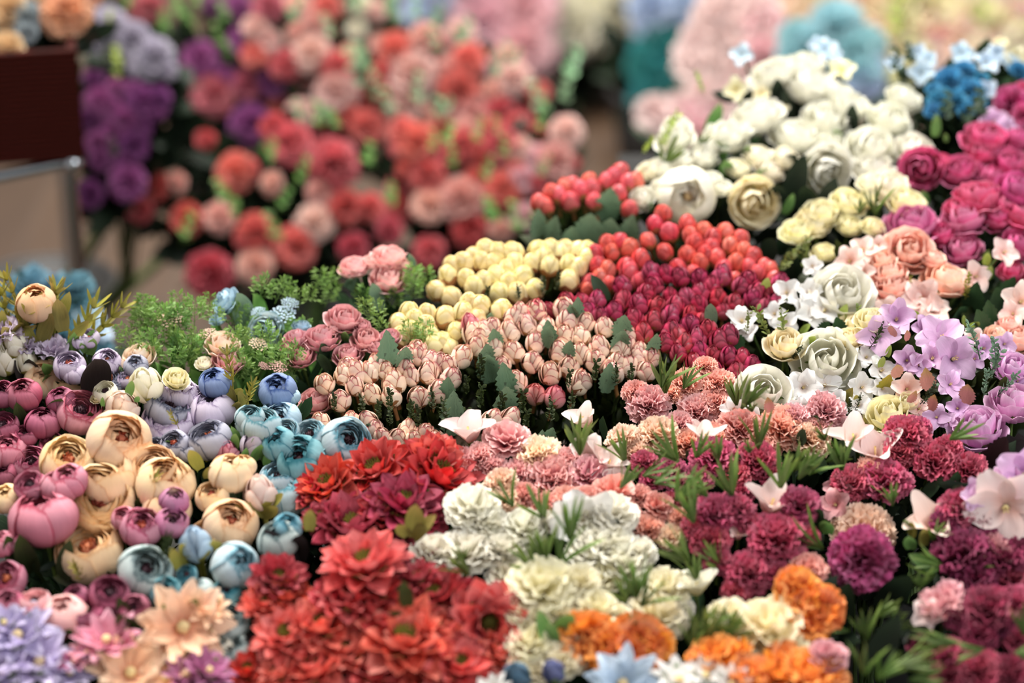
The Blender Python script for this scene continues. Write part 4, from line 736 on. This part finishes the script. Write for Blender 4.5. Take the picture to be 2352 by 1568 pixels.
bunch('deep salmon carnations in front, just behind the ivory carnations', 'flowers', F('fan', 'salmon', W[:3]) + F('carn', 'salmon', W[3:4]) + F('carn', 'peachcarn', W[4:7]) + F('carn', 'salmon', W[7:]),
      lvs('grass', 'grass', [(1580,1290,180,(-.6,.9,.2)),(1500,1110,120,(.9,.6,.1)),(1550,1150,160,(.6,1,.1)),(1590,1200,150,(-.3,1,.1)),(1620,1140,130,(-.6,.8,.1))], off=.04), 'carnation_bunch', 'pink carnation bunches', tb=.65, fmat='dark')
# --- burgundy
bg_ = ['burgundy', 'burgundy', 'burg_mag']
W = ID([(1640,1050,120),(1740,1060,115),(1690,1090,90),(1770,1090,80),(1700,1130,80),(1600,1100,90),(1540,1080,80),(1500,1100,80),(1590,1140,80),(1480,1060,70),(1560,1110,70),(1540,1150,60)])
bunch('burgundy carnations, back bunch beside the salmon row, with a pale open blossom', 'flowers', fill(F('carn', 'burg_mag', W[:1]) + F('carn', 'burgundy', W[1:]) + F('freesia', 'pinkwhite', [(1620,1000,80)]), 'carn', bg_, [(1500,1050),(1800,1050),(1800,1130),(1600,1180),(1500,1150)], 8, 85, .75),
      lvs('grass', 'grass', [(1680,1140,150,(-.4,1,.1)),(1790,1120,170,(-.1,1,0)),(1830,1100,130,(.4,1,.1)),(1720,1040,90)], off=.04) + lvs('leaf', 'dark', [(1660,1110,80),(1850,1000,70),(1690,1060,70)]), 'carnation_bunch', 'burgundy carnation bunches', tb=.65, fmat='dark')
W = ID([(1785,1235,160),(1720,1315,125),(1640,1180,120),(1630,1240,110),(1690,1170,100),(1840,1160,110),(1690,1360,80),(1600,1210,80),(1650,1290,80),(1720,1200,70),(1850,1230,70),(1780,1320,90)])
bunch('burgundy carnations topped by a white butterfly-shaped blossom', 'flowers', F('carn', 'burgundy', W) + F('carn', 'salmon', [(1855,1310,110)]) + F('freesia', 'pinkwhite', [(1775,1150,130)], v=1) + F('freesia', 'peachblossom', [(1695,1225,50)]),
      lvs('grass', 'grass', [(1890,1260,150,(-.8,.5,.1)),(1660,1310,130,(-.7,1,.1)),(1600,1340,120)]) + lvs('leaf', 'dark', [(1700,1200,80),(1880,1180,80)]), 'carnation_bunch', 'burgundy carnation bunches', tb=.7, fmat='deep')
W = ID([(2030,1105,140),(1955,1110,110),(2080,1000,120),(2150,1060,125),(2225,1082,110),(2110,980,70),(2070,1040,90),(2000,1080,80),(2180,1030,80)])
bunch('burgundy carnations, far right cluster by the lilac roses', 'flowers', F('carn', 'burgundy', W) + F('carn', 'salmon', [(2000,1085,90)]) + F('freesia', 'pinkwhite', [(1960,1000,110),(2010,1030,120)]) + F('blossom', 'dusty', [(1925,1120,60),(1920,1160,70)], ),
      lvs('grass', 'grass', [(1935,1080,160,(-.1,1,0)),(1860,1090,120,(.3,.9,.1)),(2180,1010,120,(.8,.6,.1)),(2050,1160,110),(1900,1060,90,(.9,.5,.1))], off=.03) + lvs('leaf', 'dark', [(1930,1040,90),(2190,1120,90),(1880,1060,70),(2240,1130,100),(2140,1120,70)]) + lvs('serr', 'black', [(2330,1040,160,(.8,.4,.2)),(2300,1060,150)]), 'carnation_bunch', 'burgundy carnation bunches', tb=.65, fmat='deep')
W = ID([(1980,1285,165),(1985,1225,165)])
bunch('single large magenta burgundy carnation with a peach one peeking out above it', 'flowers', F('carn', 'burg_mag', W[:1], f=(-.1, .35, 1)) + F('carn', 'peachcarn', W[1:], push=.05, f=(.05, .9, .5)),
      lvs('grass', 'grass', [(1990,1470,120,(-.3,1,.1)),(2010,1420,110,(.7,.9,.1)),(2030,1450,100,(.9,.7,.1)),(1950,1450,80,(-1,.3,.1)),(2110,1350,90)]) + lvs('leaf', 'bright', [(1900,1200,80),(2090,1240,70),(2120,1290,70,(-.8,.5,.1)),(2090,1200,60)]) + lvs('leaf', 'deep', [(2060,1350,150),(1930,1400,150)]), 'carnation_bunch', 'burgundy carnation bunches', tb=.6, fmat='deep')
W = ID([(2210,1170,120),(2215,1270,160),(2305,1285,130),(2240,1330,120),(2345,1260,80),(2170,1200,80),(2260,1190,80),(2330,1330,90),(2270,1240,80)])
bunch('dark wine carnations with white blossoms at the right edge', 'flowers', F('carn', 'burgundy', W[:1]) + F('carn', 'burg_dark', W[1:]) + F('freesia', 'peachblossom', [(2140,1195,120)]) + F('fan', 'dusty', [(2290,1270,110)], f=(.8, .5, -.2)),
      lvs('grass', 'grass', [(2170,1300,120,(-1,.3,.2)),(2200,1370,110,(.5,-.6,.2)),(2210,1300,110,(.9,.4,.2)),(2150,1320,100,(-.7,-.2,.3)),(2140,1240,100)]) + lvs('leaf', 'olive', [(2100,1210,60),(2120,1230,60)]), 'carnation_bunch', 'burgundy carnation bunches', tb=.65, fmat='deep')
W = ID([(2270,1400,150),(2335,1385,110),(2175,1505,110),(2250,1540,140),(2120,1480,80),(2340,1470,90),(2320,1550,120),(2200,1420,80),(2250,1455,110),(2300,1440,80),(2180,1550,100)])
bunch('dark wine carnations in the lower right corner with one dusty pink bloom', 'flowers', F('carn', 'burg_dark', W[:1]) + F('carn', 'burgundy', W[1:4]) + F('carn', 'burg_dark', W[4:]) + F('ruf', 'dusty', [(2160,1390,110),(2180,1360,70)]) + F('blossom', 'pinkwhite', [(2130,1410,70)]),
      lvs('grass', 'grass', [(2200,1475,150,(-1,.1,.2)),(2260,1490,130,(-.9,.0,.2)),(2350,1460,130,(-.2,1,.1)),(2020,1560,130,(.5,1,.1)),(2050,1530,150,(.9,.4,.2)),(2090,1560,140,(1,.2,.2)),(1990,1550,140,(-.3,1,.1)),(2330,1500,120,(.9,.2,.2))], off=.03) + lvs('leaf', 'deep', [(2030,1480,150),(2100,1450,150)]), 'carnation_bunch', 'burgundy carnation bunches', tb=.6, fmat='deep')
bunch('pale lilac orchid-like blossoms pushing in at the right edge', 'flowers', F('ruf', 'lilacrose', [(2330,1110,120)]) + F('blossom', 'pinkwhite', [(2310,1165,170)], v=0, f=(-.2, .3, 1)) + F('blossom', 'lilac', [(2350,1090,130),(2240,1120,50),(2235,1145,60)]), (), 'blossom_bunch', dz=.03, tb=.5, fmat='deep')
# --- ivory carnations
W = ID([(1085,1170,150),(1120,1205,120),(1000,1275,130),(1075,1270,150),(1155,1265,130),(1170,1325,120),(1205,1215,120),(1130,1240,90),(1030,1310,80),(1250,1200,80)])
bunch('ivory carnations, left bunch against the dark red dahlias', 'flowers', F('fan', 'whitecarn', W), lvs('grass', 'grass', [(1080,1320,120,(-.5,.8,.2)),(1250,1290,170,(-.1,1,0)),(1280,1300,170,(.2,1,0)),(1230,1310,140,(-.6,.8,.1)),(1060,1290,80)], off=.04), 'carnation_bunch', 'ivory carnation bunches', tb=.75, fmat='dark')
W = ID([(1400,1255,140),(1430,1300,150),(1350,1270,120),(1530,1355,130),(1510,1415,160),(1380,1330,120),(1410,1180,130),(1470,1270,90),(1360,1230,100),(1560,1400,80),(1340,1190,80)])
bunch('ivory carnations, right bunch around a dark tuft of green blades', 'flowers', F('fan', 'whitecarn', W[:3]) + F('fan', 'creamcarn', W[3:6]) + F('fan', 'whitecarn', W[6:7], f=(.3, .9, .1)) + F('fan', 'whitecarn', W[7:]) + F('blossom', 'whiteblossom', [(1340,1200,140),(1300,1190,80)]),
      lvs('grass', 'grass', [(1460,1370,190,(.0,1,.1)),(1470,1390,140,(.4,1,.1)),(1440,1380,110,(-.4,1,.1)),(1310,1240,150,(0,1,0)),(1440,1440,80)], off=.05) + lvs('leaf', 'dark', [(1415,1210,60)]), 'carnation_bunch', 'ivory carnation bunches', tb=.75, fmat='dark')
W = ID([(1245,1350,180),(1370,1400,130),(1290,1420,110),(1200,1410,90),(1420,1410,70),(1330,1340,110),(1190,1370,80),(1330,1440,110),(1240,1420,100),(1220,1480,130),(1285,1520,130),(1195,1540,90),(1240,1545,100)])
bunch('buttery cream carnations, front bunch above the orange flowers', 'flowers', F('fan', 'creamcarn', W), lvs('leaf', 'bright', [(1250,1440,80,(-.2,1,.1)),(1300,1420,90,(.4,1,.2)),(1270,1445,70)], off=.02) + lvs('grass', 'grass', [(1590,1470,130,(.2,1,.1)),(1610,1450,130,(.8,.6,.1))]), 'carnation_bunch', 'ivory carnation bunches', tb=.7, fmat='dark')
bunch('pale yellow ruffled flowers between the two orange clumps', 'flowers', F('ruf', 'creamrose', [(1760,1435,165),(1800,1480,110),(1710,1470,100)]) + F('ruf', 'creamcarn', [(1650,1400,50),(1680,1400,70),(1690,1440,60),(1640,1430,50),(1700,1530,120),(1660,1540,100)]) + F('freesia', 'ivory', [(1600,1340,100)], push=.03),
      lvs('grass', 'grass', [(1620,1480,160,(.1,1,.1)),(1650,1470,150,(.9,.7,.1)),(1590,1490,120,(-.2,1,.1)),(1680,1460,120)]), 'flower_bunch', tb=.65, fmat='dark')
# --- orange
bunch('orange ruffled flowers behind the pale blue daisy', 'flowers', F('ruf', 'orange', [(1350,1465,140),(1400,1490,120),(1465,1475,150),(1510,1480,90),(1440,1500,100)]), (), 'flower_bunch', 'orange flower bunches', tb=.5, fmat='deep', face=(0, .6, .7))
bunch('orange ruffled flower standing tall right of the pale yellow ones', 'flowers', F('ruf', 'orange', [(1835,1365,120),(1880,1400,120),(1860,1430,100),(1900,1370,60),(1820,1340,80)]), (), 'flower_bunch', 'orange flower bunches', tb=1.0, fmat='deep', face=(0, .6, .7), dz=.01)
bunch('orange ruffled flowers cut off by the bottom edge', 'flowers', F('ruf', 'orange', [(1640,1500,120),(1720,1550,120),(1780,1545,120),(1850,1545,140),(1910,1550,90),(1690,1490,80),(1600,1510,60),(1800,1510,90)]) + F('fan', 'dusty', [(1900,1510,110)]), (), 'flower_bunch', 'orange flower bunches', tb=.5, fmat='deep')
bunch('pale blue and white daisies at the bottom edge', 'flowers', F('daisy', 'bluedaisy', [(1430,1570,190)], f=(0, .7, .7)) + F('daisy', 'whiteblossom', [(1560,1560,140),(1620,1550,110),(1130,1590,110)]) + F('bud', 'greyblue', [(1185,1550,60)]) + F('bud', 'navy', [(1270,1540,50)]) + F('daisy', 'whiteblossom', [(1680,1570,120)]), (), 'daisy_bunch', tb=.5, fmat='deep')
# --- dahlias
G_ = 'red dahlia bunches'
bunch('bright red dahlias with long pointed petals, back bunch', 'flowers', F('dahl', 'red', [(755,1115,180),(865,1080,190)], f=(-.3, .8, .3)) + F('dahl', 'red', [(1010,1095,240)], f=(.4, .9, .3)) + F('dahl', 'coralred', [(1000,1060,150)], f=(.1, .7, .6)) + F('dahl', 'red', [(930,1120,150),(720,1130,110),(820,1130,120)]), lvs('leaf', 'dark', [(830,1110,70),(800,1120,70)]), 'dahlia_bunch', G_, tb=.8, fmat='deep')
bunch('dark crimson dahlias in the middle of the reds', 'flowers', F('dahl', 'crimson', [(810,1215,230),(930,1160,200),(880,1180,150),(740,1190,110),(980,1190,130),(960,1280,150),(900,1240,140)]), lvs('leaf', 'olive', [(955,1190,110,(.1,1,.1)),(970,1210,80,(.5,.8,.1)),(920,1210,70),(715,1190,70,(.1,1,.1))], off=.04), 'dahlia_bunch', G_, tb=.85, fmat='deep')
bunch('small dark red dahlias at the left of the reds', 'flowers', F('dahl', 'crimson', [(640,1330,150)]) + F('dahl', 'coralred', [(610,1390,130)]) + F('dahl', 'red', [(660,1370,120),(570,1540,130),(640,1420,90)]), (), 'dahlia_bunch', G_, tb=.8, fmat='deep')
bunch('coral red dahlias, the broad front bunch', 'flowers', F('dahl', 'coralred', [(840,1300,230),(800,1380,190),(930,1475,260),(660,1460,180),(740,1440,190),(850,1400,160)]) + F('dahl', 'red', [(870,1360,150),(760,1370,120)]) + F('dahl', 'coralred', [(720,1540,200),(860,1545,180),(1050,1530,200),(980,1560,160),(640,1550,130),(800,1500,170),(1000,1440,130),(700,1500,130)]), lvs('leaf', 'moss', [(930,1370,80),(905,1400,60)], off=.04), 'dahlia_bunch', G_, tb=.8, fmat='deep')
bunch('deep red dahlia spreading toward the ivory carnations', 'flowers', F('dahl', 'coralred', [(1120,1430,230)], f=(.2, .5, .8)) + F('dahl', 'crimson', [(1000,1370,170),(960,1330,120),(1060,1370,110)]) + F('dahl', 'coralred', [(1150,1500,150)]) + F('dahl', 'crimson', [(1080,1490,110)]), (), 'dahlia_bunch', G_, tb=.8, fmat='deep')
# --- bottom left
bunch('peach daisies with long curling petals in the lower left', 'flowers', F('daisy', 'peachdaisy', [(420,1440,240)], f=(.15, .6, .7)) + F('daisy', 'peachdaisy', [(300,1545,200)], f=(0, .8, .5)) + F('daisy', 'peachdaisy', [(380,1560,140),(480,1400,110)]), lvs('leaf', 'moss', [(290,1430,110)]), 'daisy_bunch', 'daisy bunches in the lower left', tb=.7, fmat='deep')
bunch('pink and mauve daisies around the peach ones', 'flowers', F('daisy', 'pinkdaisy', [(245,1470,170),(200,1500,100)]) + F('daisy', 'mauvedaisy', [(480,1540,140),(430,1550,120),(170,1520,90)]), (), 'daisy_bunch', 'daisy bunches in the lower left', tb=.6, fmat='deep')
bunch('lilac purple daisies in the bottom left corner', 'flowers', F('daisy', 'lilacdaisy', [(40,1460,200),(90,1520,190),(160,1545,140),(10,1540,170),(10,1430,110)]), (), 'daisy_bunch', 'daisy bunches in the lower left', tb=.6, fmat='deep')
bunch('pale sage ranunculus half hidden between daisies and reds', 'flowers', F('ran', 'sage', [(530,1430,90),(540,1500,90),(520,1470,70)]) + F('ran', 'ivory', [(510,1490,60)]), lvs('leaf', 'black', [(520,1510,70),(570,1470,100)]), 'ranunculus_bunch', 'ranunculus bunches at the left', tb=.7, fmat='deep', dz=-.02)

# ================================================================ BACKGROUND
rt = bucket('dark bucket under the coral pompon bouquets, left', 700, 800, 3.62); rt2 = bucket('dark bucket under the coral pompon bouquets, right', 1010, 800, 3.62)
GC = 'coral pompon bouquets behind the table'
W = A2([(240,760,230),(470,870,270),(540,1100,200),(670,1100,160),(380,1180,200),(270,1310,230),(60,1230,210),(60,1410,190),(400,1020,140),(580,1320,170),(770,1220,150),(20,900,130),(160,680,150)]) 
W2 = A1([(1510,1110,250),(1000,1200,200),(1200,1410,220),(1410,1400,200),(900,1350,180),(1130,1180,150),(1750,1180,150),(1320,900,130)]) + ID([(480,630,110),(585,540,90)])
mats = ['coral', 'coral', 'coral_deep', 'coral', 'coral_blush', 'coral', 'coral', 'coral_pale', 'coral_pale', 'coral_deep', 'coral_deep', 'coral', 'coral_deep']
fl = sum([F('carn', m_, [a]) for m_, a in zip(mats, W)], []) + sum([F('carn', m_, [a]) for m_, a in zip(['coral', 'coral_deep', 'coral_deep', 'coral_pale', 'coral', 'coral_pale', 'coral_pale', 'coral_deep', 'coral_deep', 'coral_deep'], W2)], [])
bunch('coral and dark red pompon bouquet leaning over the floor at lower left', 'flowers', fl, lvs('euc', 'bright', A2([(400,700,180),(120,860,170),(280,1000,200),(180,1120,160),(760,1090,180),(640,900,200),(500,700,150),(-70,1090,200),(-60,1160,150)]) + [(420,560,90),(640,560,90)], off=.06), 'pompon_bouquet', GC, D=3.42, tb=1.5, root=rt, floor=True, small=True, fmat='deep', fdens=16, fsize=.06, face=(0, .45, .8))
W = A2([(490,490,240),(360,285,220),(220,340,170),(490,360,190),(60,150,150),(380,120,160),(440,40,150),(130,40,170),(300,600,150),(660,680,190),(560,290,120),(280,180,120),(60,290,150),(280,20,140),(550,620,140),(130,220,140),(620,30,130),(700,60,120),(600,160,110)])
mats = ['coral_blush', 'coral_blush', 'coral', 'coral', 'coral_blush', 'coral_pale', 'coral', 'dustyrose', 'coral_blush', 'coral', 'coral_pale', 'coral_pale', 'coral', 'coral_pale', 'coral', 'coral_blush', 'bgcream', 'coral_blush', 'bgcream']
bunch('pale pink and coral pompon bouquet at top, next to the purple flowers', 'flowers', fill(sum([F('carn', m_, [a]) for m_, a in zip(mats, W)], []), 'carn', ['coral','coral_pale','coral','coral_blush','dustyrose'], [(620,0),(860,0),(880,300),(640,340)], 16, 85, .7, push=.05), lvs('euc', 'euc', A2([(670,500,300),(640,400,260),(560,60,200),(480,220,180),(240,130,200),(760,100,220),(800,150,200),(320,650,150),(420,640,130),(900,130,180),(980,160,170)]), off=.06), 'pompon_bouquet', GC, D=3.55, tb=1.6, root=rt, floor=True, small=True, fmat='dark', fdens=14, fsize=.06, face=(0, .5, .8))
W = A2([(880,400,280),(800,270,200),(960,200,170),(740,400,160),(860,540,210),(1140,480,240),(1190,320,190),(1430,420,190),(1560,490,130),(1220,610,210),(1360,600,190),(1480,640,130),(1010,240,120),(1080,360,130),(720,240,120),(1330,480,130),(960,600,120),(1120,590,130),(780,480,150)])
mats = ['coral_blush', 'coral', 'coral_pale', 'coral', 'coral_blush', 'coral', 'coral', 'coral_blush', 'coral', 'coral_pale', 'coral', 'coral_deep', 'coral', 'coral_pale', 'coral_pale', 'coral_pale', 'coral_pale', 'coral_pale', 'coral']
bunch('coral and blush pompon bouquet reaching highest in the middle of the background', 'flowers', fill(sum([F('carn', m_, [a]) for m_, a in zip(mats, W)], []), 'carn', ['coral','coral_pale','coral','coral_blush'], [(860,80),(1040,60),(1240,180),(1250,300),(880,300)], 16, 85, .7, push=.05), lvs('euc', 'euc', A2([(1120,230,220),(1300,430,240),(1690,430,260),(1600,620,240),(920,580,230),(1050,720,240),(1040,300,180),(1680,560,200),(800,620,200),(1400,350,140),(700,560,200),(1020,640,180)]), off=.06), 'pompon_bouquet', GC, D=3.55, tb=1.6, root=rt2, floor=True, small=True, fmat='dark', fdens=14, fsize=.06, face=(0, .5, .8))
W = A2([(1150,770,210),(1360,770,210),(1460,790,140),(1710,700,170),(1650,860,220),(900,760,230),(960,920,200),(980,1090,190),(1150,1060,270),(1370,1000,210),(1480,950,160),(1190,1220,190),(1360,1220,130),(1490,1150,150),(980,1340,180),(840,700,160),(1180,680,120),(1300,690,130),(1270,830,150),(1080,830,130),(1730,870,110),(870,880,130),(1040,980,120),(1550,980,120),(1560,830,130),(1440,900,120),(1230,940,130),(830,780,130)])
mats = ['coral', 'coral', 'coral_blush', 'coral_blush', 'coral_pale', 'coral', 'coral', 'coral_pale', 'coral_pale', 'coral', 'bgpink', 'coral_deep', 'coral_pale', 'bgpink', 'coral', 'coral', 'coral_pale', 'coral', 'coral_deep', 'coral_deep', 'coral_deep', 'coral_deep', 'coral', 'coral', 'bgpink', 'coral', 'coral', 'coral']
bunch('coral pompon bouquet at right with eucalyptus, in front of the brown gap', 'flowers', fill(sum([F('carn', m_, [a]) for m_, a in zip(mats, W)], []), 'carn', ['coral','coral_pale','coral_deep','coral'], [(880,290),(1300,290),(1280,480),(1180,520),(900,500)], 16, 85, .7, push=.05), lvs('euc', 'bright', A2([(1380,850,150),(1560,720,190),(1220,770,170),(1260,960,170),(1460,1250,230),(1110,910,160),(1330,1180,200),(1060,780,200),(1530,1240,200),(1550,930,140),(1000,820,150),(1350,730,130)]), off=.06), 'pompon_bouquet', GC, D=3.42, tb=1.5, root=rt2, floor=True, small=True, fmat='deep', fdens=14, fsize=.06, face=(0, .5, .8))
# purple
rt3 = bucket('dark bucket under the purple bouquets', 110, 770, 3.72)
W = A1([(640,650,200),(920,660,220),(800,780,210),(600,500,130),(620,920,160),(860,940,200),(820,1170,250),(570,1250,190),(860,580,130),(1020,640,160),(700,700,180),(1000,700,150),(720,850,170),(820,1040,150),(640,1020,150),(560,760,150),(740,560,120),(900,820,150)])
bunch('dark purple pompon bouquet hanging beside the brown box', 'flowers', F('carn', 'purple', W[::2]) + F('carn', 'purple_deep', W[1::2]), lvs('euc', 'moss', A1([(740,480,200),(560,1050,200),(700,420,160),(750,1010,150)]), off=.04), 'pompon_bouquet', 'purple pompon bouquets', D=3.38, tb=1.8, root=rt3, floor=True, small=True, fmat='deep', fdens=16, fsize=.06, face=(0, .4, .85))
W = A1([(1280,390,260),(1600,290,270),(1770,520,230),(1610,800,280),(1530,40,160),(1370,30,140),(1700,400,160),(1450,500,150)])
bunch('brighter purple pompon bouquet mixed with dusty rose balls', 'flowers', F('carn', 'purple', W) + F('carn', 'dustyrose', A1([(1370,620,270),(1580,550,210),(1240,540,150),(960,50,200),(880,80,120)])), lvs('euc', 'bright', A1([(1440,330,220),(1250,220,200),(1050,230,200),(1700,1000,180),(1480,160,200),(1500,420,180),(1280,60,200),(820,60,150),(1150,120,200)]), off=.0) + lvs('leaf', 'deep', A1([(1200,850,450),(1150,950,400),(1300,1000,400),(1350,820,300),(1250,1150,350),(1050,300,300),(1200,200,300),(1380,930,350),(1050,450,300),(1120,600,350)])), 'pompon_bouquet', 'purple pompon bouquets', D=3.58, tb=1.8, root=rt3, floor=True, small=True, fmat='deep', fdens=16, fsize=.07, face=(0, .4, .85))
W = A1([(690,170,260),(850,260,250),(980,370,280),(640,270,160),(900,430,160),(1080,450,130)])
bunch('pale lilac white pompons above the dark purple ones', 'flowers', F('carn', 'palelilac', W), lvs('euc', 'lime', A1([(700,150,110),(760,420,160),(740,500,150)]), off=.08), 'pompon_bouquet', D=3.4, tb=1.5, root=(rt3[0] - .05, rt3[1] - .05), floor=True, small=True, fmat='deep', fdens=16, fsize=.06, face=(0, .4, .85))
# on the brown box
bb = bunch('peach, straw and dusty grey pompons filling the brown woven box', 'flowers', F('carn', 'apricot', [(150,30,118),(190,-20,90)]) + F('carn', 'straw', [(18,25,100),(15,115,85),(-60,60,90),(110,-20,90)]) + F('carn', 'dustgrey', [(62,40,75),(60,75,55)]), (), 'pompon_bunch', D=3.1, tb=.9, root=(cr_.x - .22, 3.28), rootz=zb + .012, floor=True, small=True, fmat='deep', fdens=16, fsize=.05, face=(0, .5, .8))
# teal foliage behind the olive spray
rt4 = (atD(60, 900, 2.9).x, atD(60, 900, 2.9).y)
bucket('dark bucket under the misty teal flowers', 60, 900, 2.9, .09, .12)
bunch('misty teal blue flowers low behind the olive foliage', 'flowers', fill(F('ruf', 'tealmist', [(150,760,110),(60,690,90),(20,780,110),(180,700,80),(130,700,90),(20,680,80),(235,800,50)]), 'ruf', ['tealmist', 'bluedaisy', 'greyblue', 'tealmist'], [(0,650),(60,630),(190,660),(215,740),(240,830),(0,830)], 14, 80, .6), lvs('leaf', 'dark', [(40,660,80),(180,690,80),(200,760,80)]), 'flower_bunch', D=2.92, tb=.8, root=rt4, floor=True, small=True, fmat='dark', fdens=20, fsize=.05)
# far background (top centre)
rb = bucket('dark bucket under the pink hydrangeas', 1120, 330, 4.75, .12, .12); rc = bucket('dark bucket under the cream hydrangeas', 1350, 215, 5.1, .12, .12)
bunch('big blurred pink hydrangeas at the top centre', 'flowers', F('carn', 'bgpink', [(1120,60,170),(1200,110,150),(1100,10,150),(1210,30,150),(1160,130,120),(1220,-30,150),(1000,10,90)]) + F('carn', 'bgblue', [(1000,-5,120),(960,20,80)]) + F('carn', 'palelilac', [(1080,-10,140),(1090,100,110)]), (), 'hydrangea_bouquet', D=4.6, tb=1.5, root=rb, floor=True, small=True, fmat='deep', fdens=26, fsize=.09, face=(0, .4, .85))
bunch('big blurred cream hydrangeas at the top centre, over a dark bucket', 'flowers', F('carn', 'bgcream', [(1330,60,150),(1410,50,130),(1280,20,120),(1360,5,150),(1440,10,110),(1240,-10,110),(1300,100,90),(1410,90,90)]), (), 'hydrangea_bouquet', D=4.7, tb=1.5, root=rc, floor=True, small=True, fmat='deep', fdens=26, fsize=.09, face=(0, .4, .85))
rd_ = bucket('dark bucket under the deep teal hydrangeas', 1520, 330, 4.55, .1, .12)
bunch('deep teal hydrangeas, a tall blurred column at top right of centre', 'flowers', F('carn', 'bgteal', [(1500,180,90),(1480,230,80),(1530,130,100),(1510,90,90),(1620,35,60),(1540,200,70),(1470,150,70),(1500,250,60),(1550,90,70),(1480,110,60)]) + F('carn', 'bgblue', [(1500,20,120),(1560,10,110),(1590,50,80),(1490,50,80),(1640,5,80)]), (), 'hydrangea_bouquet', D=4.45, tb=1.8, root=rd_, floor=True, small=True, fmat='deep', fdens=20, fsize=.08, face=(0, .4, .85))
re_ = (atD(1640, 420, 4.0).x, atD(1640, 420, 4.0).y); bucket('dark bucket under the shell pink blossoms', 1640, 420, 4.0, 1e-1, .12)
bunch('shell pink blurred blossoms drooping beside the teal column', 'flowers', fill(F('ruf', 'bgshell', [(1610,90,90),(1590,150,80),(1500,260,80),(1540,290,80),(1630,150,90),(1680,80,120),(1650,40,120),(1700,30,120),(1590,120,80)]), 'ruf', ['bgshell', 'bgshell', 'bgpink'], [(1620,40),(1760,0),(1780,120),(1660,270),(1590,330),(1500,310),(1580,220)], 26, 88, .55), (), 'hydrangea_bouquet', D=3.75, tb=1.1, root=re_, floor=True, small=True, fmat='sage', fdens=14, fsize=.05, face=(0, .5, .8))
rf_ = (atD(1930, 300, 3.9).x, atD(1930, 300, 3.9).y); bucket('dark bucket under the aqua hydrangeas', 1930, 300, 3.9, 1e-1, .12)
bunch('pale aqua blurred hydrangeas behind the white rose mound', 'flowers', F('carn', 'bgaqua', [(1920,70,130),(1860,110,120),(1960,120,120),(1990,100,90),(1900,150,110),(1830,90,90),(1980,170,100),(1940,40,80),(1820,130,80)]) + F('carn', 'bgblue', [(1990,190,80),(1950,190,70),(2010,150,60)]), (), 'hydrangea_bouquet', D=3.7, tb=1.1, root=rf_, floor=True, small=True, fmat='sage', fdens=14, fsize=.05, face=(0, .5, .8))
rg_ = (atD(1820, 120, 4.3).x, atD(1820, 120, 4.3).y); bucket('dark bucket under the pale peach bouquet', 1820, 120, 4.3, .11, .12)
bunch('pale peach and shell bouquet along the top edge', 'flowers', fill(F('ruf', 'bgpeach', [(1760,20,110),(1820,20,110)]), 'ruf', ['bgpeach', 'bgshell', 'bgpeach', 'bgyellow'], [(1700,-40),(2060,-40),(2060,70),(1720,80)], 30, 100, .5), (), 'hydrangea_bouquet', D=4.15, tb=1.1, root=rg_, floor=True, small=True, fmat='sage', fdens=14, fsize=.05, face=(0, .5, .8))
rh_ = (atD(2180, 220, 4.05).x, atD(2180, 220, 4.05).y); bucket('dark bucket under the butter yellow bouquet', 2180, 220, 4.05, .11, .12)
bunch('butter yellow and pink spotted bouquet in the top right corner', 'flowers', fill(F('ruf', 'bgyellow', [(2060,70,110),(2140,30,110),(2230,40,110),(2300,70,100)]) + F('carn', 'coral_pale', [(2160,90,70),(2280,95,60),(2110,70,60)]), 'ruf', ['bgyellow', 'bgpeach', 'bgcream', 'bgpeach', 'bgshell'], [(1990,-40),(2400,-40),(2400,110),(2260,130),(2000,170)], 34, 100, .5) + F('carn', 'magenta_pale', [(2345,40,60),(2350,90,50)]), lvs('euc', 'lime', [(2050,110,100),(2060,60,100),(2100,20,100),(2230,60,90)]), 'hydrangea_bouquet', D=3.85, tb=1.1, root=rh_, floor=True, small=True, fmat='sage', fdens=14, fsize=.05, face=(0, .5, .8))
W = A3([(2000,370,150),(2100,420,150),(1960,470,140),(2070,330,130),(2030,470,130),(1930,420,90),(2330,330,110),(2150,370,100),(1930,520,100),(2080,520,100),(2130,480,110)])
bunch('deep sky blue flowers at the right, behind the magenta roses', 'flowers', F('carn', 'blueflower', W) + F('blossom', 'paleblue', A3([(1870,340,120),(2170,300,120),(2060,250,110),(1850,250,90),(2220,250,80),(2290,290,80),(2180,420,90),(1750,300,80),(1900,280,90)])) + F('blossom', 'bgyellow', A3([(2310,275,110),(2240,210,70)])),
      lvs('euc', 'dark', A3([(1760,360,180),(1820,300,150),(2050,600,200),(2150,560,200),(1980,560,180)])), 'flower_bunch', fmat='dark', tb=.45, fdens=18, dz=.01)
